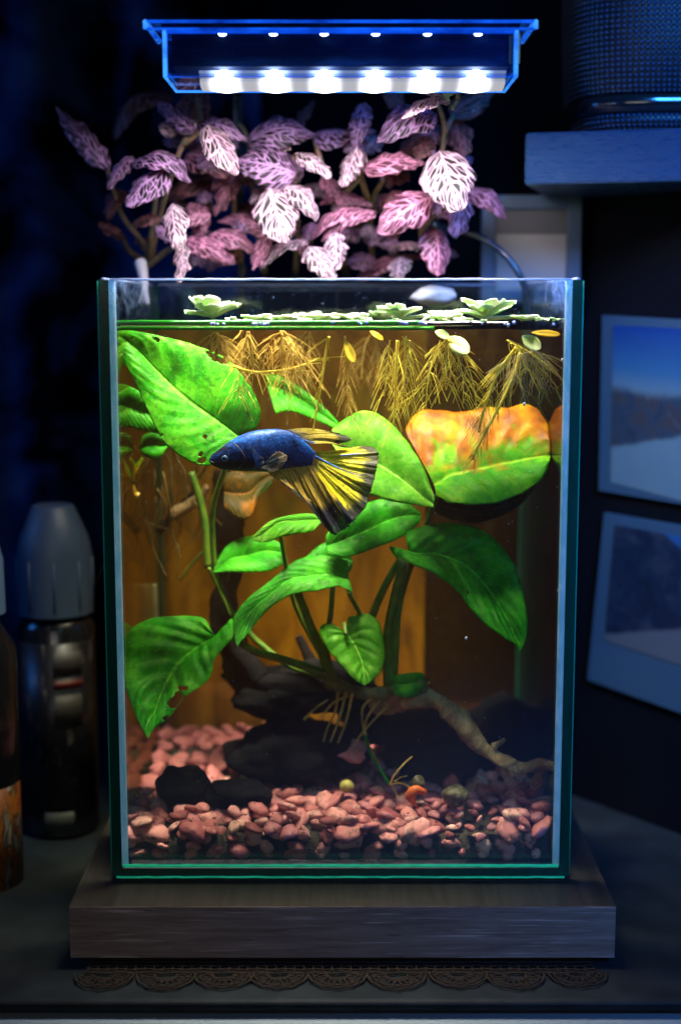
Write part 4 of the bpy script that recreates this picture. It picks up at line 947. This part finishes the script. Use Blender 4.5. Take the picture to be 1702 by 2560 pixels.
Tubes().add([ec_ + Vector((.105 * math.cos(a), -.085, .105 * math.sin(a))) for a in [6.2832 * i / 20 for i in range(21)]], .016, sides=5).obj('eye_ring', plain('eye_ring', (.03, .16, .45), .3), fish)
pu = lathe('pupil', [(.001, .118), (.04, .115), (.065, .095), (.07, .085)], 0, 0, [plain('eye_pupil', (.002, .002, .004), .05, spec=1)], fish, 20)
for v_ in pu.data.vertices: v_.co += fish.location
pu.location = Vector((0, 0, 0)); pu.parent = eye; pu.location = Vector((0, 0, 0))
# mouth line, gill cover, lips
Tubes().add([P(*C5(x, y), FY - .12 - d) for x, y, d in ((128, 336, 0), (140, 342, .10), (155, 350, .16), (168, 356, .2))], .018, .010, sides=6).obj('mouth', plain('mouth_line', (.002, .003, .008), .4), fish)
Tubes().add(cat_rom([P(*C5(x, y), FY - d) for x, y, d in ((300, 200, .42), (352, 240, .52), (392, 300, .62), (388, 350, .60), (350, 395, .42))], 24), .03, .02, sides=6).obj('gill_edge', plain('gill', (.004, .012, .06), .4), fish)
def fin(name, base, tip, mat, Yb, Yt, Yt2=None, n=60, mr=26, ripple=.14, rf=5, jag=.06, bow=0.0, seed=0):
    B = cat_rom([P(*C5(*q), Yb) for q in base], n); Y2 = Yt if Yt2 is None else Yt2; E = cat_rom([P(*C5(*q), Yt + (Y2 - Yt) * i_ / (len(tip) - 1)) for i_, q in enumerate(tip)], n); rows = []; uvs = []
    for j in range(mr + 1):
        u = j / mr; row = []
        for i in range(n):
            v = i / (n - 1); e = E[i] + (E[i] - B[i]).normalized() * jag * (noise.noise(Vector((v * n * .45, seed, 0))) + .6 * noise.noise(Vector((v * n * 1.7, seed, 3))))
            p = B[i].lerp(e, u); p = p + Vector((0, -1, 0)) * ripple * u * (math.sin(v * rf * 6.28 + u * 2 + seed) + .4 * math.sin(v * rf * 17 + seed))
            p = p + Vector((0, 0, 1)) * bow * math.sin(u * math.pi)
            row.append(p); uvs.append((u, v))
        rows.append(row)
    v, f = grid_mesh(rows); o = mesh_obj(name, v, f, mat, fish, uvs=uvs)
    s_ = o.modifiers.new('t', 'SOLIDIFY'); s_.thickness = .012; return o
fin('tail_fin', [(915, 268), (925, 285), (930, 305), (925, 325), (915, 345), (900, 362)],
    [(1230, 232), (1310, 222), (1375, 245), (1406, 290), (1395, 380), (1375, 470), (1340, 590), (1305, 690), (1250, 750), (1170, 810)], Fy, FY, FY + 1.3, FY - .7, n=260, mr=40, jag=.10, ripple=.06, rf=6, bow=-.05, seed=2)
fin('anal_fin', [(905, 365), (850, 374), (780, 382), (700, 392), (640, 402), (570, 422)],
    [(1235, 770), (1160, 850), (1110, 870), (1060, 895), (990, 820), (930, 730), (850, 640), (790, 590), (690, 500)], Fa, FY - .02, FY - .55, FY - .95, n=240, mr=40, jag=.14, ripple=.16, rf=4, bow=-.1, seed=5)
fin('dorsal_fin', [(700, 105), (760, 130), (810, 165), (850, 190), (880, 215)],
    [(1000, 115), (1090, 128), (1195, 172), (1120, 215), (1200, 240)], Fd, FY, FY + .9, FY + .2, n=120, ripple=.06, rf=3, jag=.30, bow=.12, seed=8)
fin('pectoral_fin', [(520, 395), (540, 372), (550, 350)], [(600, 425), (680, 380), (718, 305), (655, 268), (600, 300)], Fp, FY - .62, FY - .95, n=50, ripple=.05, rf=2, jag=.02, bow=.02, seed=11)
fin('ventral_fin', [(470, 400), (478, 370), (470, 330)], [(440, 410), (530, 375), (540, 330), (500, 290), (440, 215)], Fv, FY - .6, FY - .75, n=40, ripple=.04, rf=2, jag=.03, seed=14)
for pts in ([(925, 300), (1000, 340), (1100, 390), (1200, 430), (1290, 450)], [(1120, 298), (1200, 290), (1280, 285)], [(890, 545), (960, 660), (1010, 745), (1055, 815)], [(760, 130), (800, 160), (860, 185), (930, 200)]):
    Tubes().add(cat_rom([P(*C5(*q), FY - .20) for q in pts], 24), .028, .014, sides=5).obj('fin_ray', plain('ray_blue', (.02, .14, .75), .35), fish)
Tubes().add(cat_rom([P(*C5(*q), FY - .30) for q in ((700, 480), (760, 560), (840, 610), (900, 640), (960, 720), (1040, 800))], 24), .045, .015, sides=6).obj('fin_ray', plain('ray_cream', (.75, .52, .32), .45), fish)

# ------------------------------------------------------------------ nerve plants
ZC = lambda v: v * .5102
def c1(x, y): return (100 + x * .5102, y * .5102)
def c2(x, y): return (800 + x * .5753, y * .5753)
def nerve_leaf(parent, a, b, wpx, Y, mat, droop=.25, roll=.0, seed=0, lean=.55):
    ex = (b[0] - a[0]) * .06, (b[1] - a[1]) * .06; a = (a[0] - ex[0], a[1] - ex[1]); b = (b[0] + ex[0], b[1] + ex[1])
    A = P(*a, Y); B = P(*b, Y - lean * (b[1] - a[1]) / 58); ax = B - A; L = ax.length; d = ax.normalized()
    nrm = Vector((0, -.75, .66)); s_ = d.cross(nrm).normalized(); nn = s_.cross(d).normalized()
    s_ = (s_ * math.cos(roll) + nn * math.sin(roll)); nn = s_.cross(d).normalized()
    if nn.y > 0 : nn = -nn
    Wd = wpx / 58 * 1.36; n, mm = 22, 12; rows = []; uvs = []
    for i in range(n + 1):
        u = i / n; prof_ = (math.sin(math.pi * u ** .78) ** .66) * (1 - .18 * u) * 1.02; row = []
        for j in range(mm + 1):
            v = j / mm * 2 - 1; av = abs(v)
            p = A + ax * u + s_ * (Wd * .5 * prof_ * v) + nn * (droop * L * math.sin(u * math.pi) * .6)
            p = p + nn * (-.30 * Wd * prof_ * av ** 1.6 * .55 + .035 * math.sin((u - av * .35) * 44) * math.sin(av * math.pi) + .07 * noise.noise(p * 1.6 + Vector((seed, 0, 0))))
            if av > .8: p = p + (s_ * v * .22 + d * .08) * noise.noise(Vector((u * 7, v * 2, seed * 2.3)))
            row.append(p); uvs.append((u, j / mm))
        rows.append(row)
    v, f = grid_mesh(rows); o = mesh_obj('leaf', v, f, mat, parent, uvs=uvs)
    m_ = o.modifiers.new('t', 'SOLIDIFY'); m_.thickness = .035; return o
nl_ = thing('nerve_plant', 'pink veined nerve plant at the left, leaning past the tank rim', 'house plant', P(360, 690, 13))
nc_ = thing('nerve_plant', 'pink veined nerve plant with the densest white leaves, behind mid rim', 'house plant', P(700, 690, 14))
nr_ = thing('nerve_plant', 'pink veined nerve plant at the right, touching the lamp underside', 'house plant', P(1060, 690, 13))
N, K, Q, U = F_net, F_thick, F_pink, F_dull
data = [
 (nl_, c1, (325, 815), (92, 540), 105, 11, N, .05), (nl_, c1, (625, 470), (378, 672), 160, 17, U, .45), (nl_, c1, (745, 640), (588, 500), 85, 9.5, N, .1), (nl_, c1, (745, 625), (775, 425), 165, 13, U, .1),
 (nl_, c1, (790, 615), (1000, 690), 95, 10, N, .45), (nl_, c1, (822, 622), (950, 840), 135, 8.5, K, .08), (nl_, c1, (470, 800), (725, 890), 150, 9.5, N, .55), (nl_, c1, (605, 840), (430, 1000), 170, 9, N, .15),
 (nl_, c1, (445, 770), (335, 915), 85, 10, N, .1), (nl_, c1, (725, 760), (925, 855), 150, 12, Q, .3), (nl_, c1, (890, 880), (610, 985), 130, 14, U, .3), (nl_, c1, (395, 930), (330, 1065), 90, 13, U, .2),
 (nl_, c1, (460, 1095), (592, 1075), 60, 11, U, .3), (nl_, c1, (570, 1110), (645, 1185), 60, 11, N, .1), (nl_, c1, (650, 1010), (680, 1222), 110, 8.5, K, .12), (nl_, c1, (700, 1200), (690, 1372), 75, 9, K, .1),
 (nl_, c1, (740, 1000), (800, 1145), 120, 12, Q, .15), (nl_, c1, (300, 1090), (410, 1170), 60, 13, U, .1), (nl_, c1, (520, 900), (640, 900), 90, 13, U, .2), (nl_, c1, (560, 1240), (470, 1160), 60, 14, U, .2),
 (nc_, c1, (955, 860), (862, 1045), 95, 13, Q, .3), (nc_, c1, (1035, 690), (1325, 660), 165, 11, N, .42), (nc_, c1, (1238, 840), (975, 785), 195, 9.5, N, .12), (nc_, c1, (1345, 660), (1535, 650), 200, 12, N, .1),
 (nc_, c1, (1268, 755), (1415, 865), 105, 9.5, K, .25), (nc_, c1, (1130, 935), (1195, 1175), 185, 8.8, K, .05), (nc_, c1, (1212, 912), (1345, 1075), 130, 9.5, K, .35), (nc_, c1, (1140, 1145), (885, 1085), 100, 12, Q, .35),
 (nc_, c1, (725, 1175), (935, 1290), 105, 11, Q, .3), (nc_, c1, (845, 1150), (1045, 1225), 125, 11, Q, .3), (nc_, c1, (1112, 1158), (1048, 1315), 75, 10, Q, .1), (nc_, c1, (1310, 1180), (1092, 1310), 85, 10, K, .3),
 (nc_, c1, (1570, 1030), (1340, 1165), 90, 10.5, Q, .35), (nc_, c1, (1450, 1145), (1450, 1315), 95, 9.5, K, .05), (nc_, c1, (1320, 1215), (1440, 1360), 125, 9, K, .15), (nc_, c1, (1580, 985), (1385, 990), 75, 12, Q, .3),
 (nc_, c1, (1550, 735), (1485, 905), 85, 9.5, K, .05), (nc_, c1, (1590, 510), (1540, 715), 90, 11, N, .05), (nc_, c1, (1390, 870), (1480, 1000), 80, 12, Q, .2), (nc_, c1, (1180, 830), (1080, 960), 110, 14, U, .2),
 (nc_, c1, (1250, 620), (1340, 500), 60, 14, U, .1), (nc_, c1, (960, 1060), (1090, 1010), 110, 14, U, .2),
 (nr_, c2, (490, 500), (262, 612), 150, 9.5, N, .45), (nr_, c2, (510, 425), (366, 512), 85, 6.4, K, .2), (nr_, c2, (575, 490), (748, 392), 125, 12, U, .1), (nr_, c2, (560, 445), (440, 385), 45, 6.4, K, .1), (nr_, c2, (530, 445), (552, 388), 22, 6.4, floatM, .1),
 (nr_, c2, (520, 445), (592, 388), 22, 6.4, floatM, .1), (nr_, c2, (510, 550), (385, 640), 90, 13, U, .2), (nr_, c2, (590, 520), (622, 690), 100, 12.5, U, .15), (nr_, c2, (203, 735), (440, 712), 115, 9.5, Q, .3),
 (nr_, c2, (525, 665), (595, 900), 200, 8.6, K, .1), (nr_, c2, (610, 840), (585, 1020), 115, 11, N, .15), (nr_, c2, (640, 830), (800, 940), 115, 12, Q, .35), (nr_, c2, (470, 860), (262, 1000), 150, 9.2, Q, .2),
 (nr_, c2, (175, 655), (100, 805), 85, 10.5, K, .05), (nr_, c2, (505, 1005), (510, 1190), 130, 10, Q, .1), (nr_, c2, (450, 1075), (305, 1075), 65, 13, K, .2), (nr_, c2, (170, 1210), (450, 1110), 75, 13.5, Q, .2),
 (nr_, c2, (20, 855), (215, 895), 70, 12, Q, .25), (nr_, c2, (230, 925), (20, 1040), 90, 10.5, Q, .35), (nr_, c2, (360, 620), (450, 660), 100, 14, U, .2), (nr_, c2, (340, 390), (300, 460), 90, 14, U, .1)]
rx = random.Random(77)
for k in range(75):                            # shaded leaves deeper in the clump
    x = rx.uniform(330, 1130); y = rx.uniform(300, 650); par = nl_ if x < 500 else nc_ if x < 880 else nr_
    an = rx.uniform(0, 6.28); L_ = rx.uniform(40, 75); k_ = .5102 if par is not nr_ else .5753; ox = 100 if par is not nr_ else 800
    a_ = ((x - ox) / k_, y / k_); b_ = ((x + L_ * math.cos(an) - ox) / k_, (y + abs(L_ * math.sin(an)) * .8) / k_)
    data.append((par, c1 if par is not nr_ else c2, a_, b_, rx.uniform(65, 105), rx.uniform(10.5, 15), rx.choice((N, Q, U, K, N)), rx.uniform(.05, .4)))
for i, (par, cc, a, b, wpx, Y, mt, dr) in enumerate(data):
    kk = .5102 if cc is c1 else .5753
    nerve_leaf(par, cc(*a), cc(*b), wpx * kk, Y, mt, dr, random.Random(i).uniform(-.35, .35), i)
for par, cc, lst in ((nl_, c1, [[(530, 1300, 14), (510, 1200, 13), (400, 1050, 13), (330, 830, 11.5)], [(530, 1300, 14), (545, 1150, 12), (570, 950, 11.5), (610, 850, 10)], [(535, 1300, 14), (600, 1000, 12), (700, 700, 10.5), (760, 630, 10)],
                              [(535, 1290, 14), (440, 1230, 14), (400, 1150, 13.5)], [(530, 1300, 13.5), (620, 1230, 12.5), (680, 1200, 10)], [(700, 700, 10.5), (790, 640, 10), (830, 625, 9)], [(740, 640, 10), (780, 560, 12), (770, 480, 13)]]),
                     (nc_, c1, [[(1250, 1340, 17), (1260, 1100, 14), (1240, 900, 12), (1240, 760, 12)], [(1000, 1340, 17), (960, 1150, 14), (950, 860, 13), (960, 430, 17)], [(1500, 1340, 17), (1440, 1000, 13), (1380, 800, 12), (1340, 660, 12)],
                                [(1240, 900, 12), (1140, 930, 10)], [(1260, 1100, 14), (1120, 1150, 11)], [(1440, 1000, 13), (1560, 880, 11)], [(1100, 1340, 17), (1060, 1100, 15), (1020, 700, 13), (970, 600, 13)]]),
                     (nr_, c2, [[(480, 1160, 16), (440, 1000, 14), (500, 800, 12), (540, 570, 11), (510, 440, 9)], [(540, 570, 11), (580, 500, 11.5)], [(230, 1160, 16), (220, 900, 13), (290, 760, 12), (330, 720, 10)], [(220, 900, 13), (170, 740, 11), (165, 650, 11)],
                                [(440, 1000, 14), (520, 900, 13), (560, 860, 12)], [(500, 800, 12), (530, 670, 10)], [(480, 1160, 16), (505, 1040, 12), (505, 1005, 10.5)], [(570, 470, 10), (600, 420, 10), (590, 390, 8.6)]])):
    for s_ in lst:
        Tubes().add(PP([(*cc(x, y), Y) for x, y, Y in s_]), .17, .11, sides=8).obj('stem', stemM, par)
# a pale root of the left plant dipping into the water
Tubes().add(PP([(352, 655, 12), (358, 690, 11.5), (362, 730, 11), (368, 760, 10.5)]), .28, .12, sides=8, lump=.3).obj('aerial_root', plain('white_root', (.6, .62, .66), .5), nl_)

# ------------------------------------------------------------------ the lamp
Y0L, Y1L = 0.8, 5.2
LA = thing('led_lamp', 'clear acrylic aquarium lamp with glowing blue edges above the tank', 'lamp', P(851, 190, LY))
acr = glassy('acrylic_blue', (0.62, 0.74, 0.95), f0=.05, film=(lambda m, co: m.noise(m.coord('Object', (.4, 1, 1.5)), 1.5, 5, .8).step(.45, .75) * .05 + .012, (0.05, 0.25, 1.0)))
def glow(name, col, s_):
    m = M(name); e = m.n('Emission'); m.put(e, 0, col); m.put(e, 1, s_); m.t.links.new(e.outputs[0], m.out.inputs['Surface']); return m.m
def glow2(name, ca, cb, s_):
    m = M(name); e = m.n('Emission'); n = m.noise(m.coord('Object', (.35, 1, 1)), 1.1, 4, .7)
    m.put(e, 0, m.ramp(n, [(.32, ca), (.62, cb)])); m.put(e, 1, s_); m.t.links.new(e.outputs[0], m.out.inputs['Surface']); return m.m
gb = glow2('lit_acrylic_edge', (0.001, 0.02, .30), (0.006, 0.12, 1.0), 0.9); gb2 = glow2('lit_acrylic_edge_bright', (0.003, 0.06, .65), (0.05, 0.34, 1.0), 1.1)
ledM = glow('led_chip', (1.0, 0.95, 0.93), 14); ledS = glow('led_diffuser', (0.72, 0.74, 0.86), 0.95)
tz = P(851, 50, Y0L).z; pz = tz - .32; xz = abs(P(363, 60, Y0L).x)
bzz = P(851, 190, Y0L).z; xb = abs(P(412, 150, Y0L).x)
box('top_plate', -xz, xz, Y0L, Y1L, pz, tz, acr, LA, .05)
dkp = plain('lamp_body_navy', (0.003, 0.007, 0.03), .5, spec=.2)
zt_ = P(851, 166, Y0L + .6).z
box('heat_sink', -xb + .22, xb - .22, Y0L + .5, Y1L - .6, zt_, pz - .03, dkp, LA, .06)
box('front_plate', -xb, xb, Y0L + .03, Y0L + .18, bzz, pz - .01, acr, LA)
box('bottom_plate', -xb, xb, Y0L + .19, Y1L - .3, bzz, bzz + .15, acr, LA)
box('end_plate', -xb, -xb + .15, Y0L + .19, Y1L - .3, bzz + .16, pz - .01, acr, LA)
box('end_plate', xb - .15, xb, Y0L + .19, Y1L - .3, bzz + .16, pz - .01, acr, LA)
def edge(a, b, r=.09, mat=gb2, name='lit_edge'): return Tubes().add([Vector(a), (Vector(a) + Vector(b)) / 2, Vector(b)], r, sides=8).obj(name, mat, LA)
yb_ = Y1L - .3
for s_ in (-1, 1):
    edge((s_ * xz, Y0L, tz - .05), (s_ * xz, Y1L, tz - .05), .11); edge((s_ * xb, Y0L + .1, bzz), (s_ * xb, Y0L + .1, pz), .10); edge((s_ * xb, Y0L + .1, bzz), (s_ * xb, yb_, bzz), .07)
    edge((s_ * xz, Y0L, tz), (s_ * xz, Y0L, pz), .10); edge((s_ * xz * .97, Y0L + .2, pz - .1), (s_ * xb, Y1L - .3, pz - .25), .035, gb)
edge((-xz, Y0L, tz - .03), (xz, Y0L, tz - .03), .07, gb); edge((-xz, Y0L, pz), (xz, Y0L, pz), .055, gb); edge((-xb, Y0L + 1.9, pz - .08), (xb, Y0L + 1.9, pz - .08), .05, gb2)
edge((-xb, Y0L + .1, pz - .1), (xb, Y0L + .1, pz - .1), .075, gb); edge((-xb, yb_, bzz), (xb, yb_, bzz), .06, gb2); edge((-xb, Y0L + .08, bzz), (xb, Y0L + .08, bzz), .022, gb)
# led bar: six chips over a diffusing strip
lx = [P(px, 190, 2.3).x for px in (562, 687, 811, 937, 1064, 1188)]
zl = P(851, 176, 2.3).z
rows = []
n = 120
for k in range(7):
    v = k / 6 - .5; row = []
    for i in range(n + 1):
        x = P(500, 190, 2.3).x + (P(1262, 190, 2.3).x - P(500, 190, 2.3).x) * i / n
        w_ = .70 + .10 * max(math.exp(-((x - c) / .45) ** 2) for c in lx)
        row.append(Vector((x, 3.1 + v * 2.5, zl - .05 - w_ * .80 * (1 - (2 * v) ** 4))))
    rows.append(row)
dd = lx[1] - lx[0]; m = M('led_diffuser'); sp_ = m.n('SeparateXYZ'); m.t.links.new(m.coord('Object').k, sp_.inputs[0])
hal = ((((X(m.t, sp_.outputs[0]) - lx[0]) / dd + .5).frac() - .5).abs()).step(.12, .46, 1, 0); e = m.n('Emission'); m.put(e, 0, (.90, .90, 1.0)); m.put(e, 1, hal * hal * 3.2 + .42)
m.t.links.new(e.outputs[0], m.out.inputs['Surface']); ledS = m.m
v, f = grid_mesh(rows); o = mesh_obj('led_diffuser', v, f, ledS, LA); o.modifiers.new('t', 'SOLIDIFY').thickness = .05
for x in lx:
    bm = bmesh.new(); bmesh.ops.create_uvsphere(bm, u_segments=20, v_segments=12, radius=1)
    me = bpy.data.meshes.new('led_chip'); bm.to_mesh(me); bm.free(); me.materials.append(ledM); me.polygons.foreach_set('use_smooth', [True] * len(me.polygons))
    o = bpy.data.objects.new('led_chip', me); link(o, LA); o.scale = (.40, .4, .30); o.location = Vector((x, 2.0, zl - .30)) - LA.location
    o = bpy.data.objects.new('led_reflection', me); link(o, LA); o.scale = (.20, .1, .09); o.location = Vector((x, Y0L + .55, pz - .12)) - LA.location  # added glowing spots in place of the chips' reflections under the plate
box('brass_strip', P(1270, 130, 1.2).x, P(1300, 130, 1.2).x, Y0L + .3, Y0L + .42, zt_ + .1, pz - .1, plain('brass', (.35, .2, .05), .3, metal=.8), LA, .02)
# clamp arm behind and cable
am = plain('clamp_metal', (.02, .024, .03), .6, spec=.2)
box('clamp_arm', -5.35, -5.0, D + .1, D + .4, 23.5, tz - 1.0, am, LA, .05); box('support_arm', -5.35, -5.0, Y1L - .4, D + .4, tz - .9, tz - .6, am, LA, .05)
o = Tubes().add(PP([(1085, 560, 12), (1150, 575, 14), (1215, 600, 14), (1265, 640, 13.6), (1300, 690, 13.4), (1318, 740, 13.6), (1325, 790, 13.8)], n=40), .17, .17, sides=12).obj('cable', plain('cable_black', (.02, .05, .09), .25, spec=.8, coat=.5))
tag(o, 'glossy dark blue cable arching over the right back rim', 'cable')

# ------------------------------------------------------------------ bottles
m = M('bottle_cap'); co = m.coord(); capM = m.pbr((0.06, 0.10, 0.17), .45, m.bump(m.noise(co, 5, 3), .1, .02), trans=.1)
blk = plain('bottle_black', (.010, .010, .013), .18, spec=.6)
lab1 = M('bottle_label'); u, v = lab1.uv(); co = lab1.coord('UV', (9, 5, 1))
lab1 = lab1.pbr(lab1.mix(lab1.noise(co, 1.4, 4, .7).step(.55, .7), (.008, .008, .012), (.10, .09, .08)), .35)
BX = P(148, 2060, 9).x; bY = PZ(148, 2070, TZ).y
sc = lambda px: P(148 + px, 1800, bY).x - P(148, 1800, bY).x
def zz(py): return P(148, py, bY).z
b1_ = thing('dropper_bottle', 'tall black bottle with grey ribbed conical cap, left of the tank', 'bottle', (P(148, 1800, bY).x, bY, TZ))
bx = b1_.location.x; r = sc(94)
lathe('bottle_body', [(r * .9, TZ + .02), (r, TZ + .25), (r, zz(1560)), (r * .82, zz(1535)), (r * .6, zz(1525))], bx, bY, [blk], b1_, 48)
lathe('cap', [(r * .98, zz(1528)), (r * .98, zz(1388)), (r * .90, zz(1345)), (r * .55, zz(1266)), (r * .50, zz(1262))], bx, bY, [capM], b1_, 48)
ri = Tubes()
for k in range(9):
    a = 2 * math.pi * k / 9; ri.add([Vector((bx + r * .985 * math.cos(a), bY + r * .985 * math.sin(a), zz(z_))) for z_ in (1515, 1455, 1392)], .06, sides=5)
ri.obj('cap_rib', capM, b1_)['kind'] = 'stuff'
def wrap(name, bx, bY, r, a0, a1, z0, z1, mat, parent):
    rows = [[Vector((bx + (r + .02) * math.cos(a0 + (a1 - a0) * i / 24), bY + (r + .02) * math.sin(a0 + (a1 - a0) * i / 24), z)) for i in range(25)] for z in (z0, z1)]
    v, f = grid_mesh(rows); o = mesh_obj(name, v, f, mat, parent, uvs=[(i / 24, k) for k in (0, 1) for i in range(25)]); o.modifiers.new('t', 'SOLIDIFY').thickness = .015; return o
wrap('label', bx, bY, r, R(190), R(350), zz(2020), zz(1590), lab1, b1_)
wrap('label_stripe', bx, bY, r + .02, R(275), R(320), zz(1700), zz(1680), plain('label_red', (.13, .010, .008), .4), b1_)
wrap('label_patch', bx, bY, r + .02, R(275), R(318), zz(1670), zz(1610), plain('label_pale', (.045, .042, .04), .5), b1_)
wrap('label_patch', bx, bY, r + .02, R(275), R(318), zz(1795), zz(1715), plain('label_pale2', (.04, .036, .03), .5), b1_)
wrap('label_patch', bx, bY, r + .02, R(256), R(300), zz(2045), zz(2000), plain('label_pale3', (.05, .058, .05), .5), b1_)
bY2 = PZ(0, 2225, TZ).y + 1.2
b2_ = thing('juice_bottle', 'black bottle with orange printed label cut by the left picture edge', 'bottle', (P(-55, 1900, bY2).x, bY2, TZ)); bx2 = b2_.location.x; r2 = P(48, 1900, bY2).x - bx2
z2 = lambda py: P(0, py, bY2).z
lathe('bottle_body', [(r2 * .92, TZ + .02), (r2, TZ + .25), (r2, z2(1620)), (r2 * .7, z2(1570)), (r2 * .6, z2(1545))], bx2, bY2, [blk], b2_, 48)
lathe('cap', [(r2 * .78, z2(1532)), (r2 * .76, z2(1400)), (r2 * .62, z2(1340)), (r2 * .42, z2(1270))], bx2, bY2, [plain('cap_blue', (.12, .22, .36), .4)], b2_, 48)
m = M('orange_print'); co = m.coord('UV', (8, 2.2, 1)); lab2 = m.pbr(m.ramp(m.noise(co, 1.3, 3, .6, .8), [(.4, (.22, .045, .008)), (.5, (.30, .10, .015)), (.56, (.02, .015, .012)), (.66, (.30, .26, .20))]), .4)
wrap('label', bx2, bY2, r2, R(180), R(360), z2(2200), z2(1950), lab2, b2_)
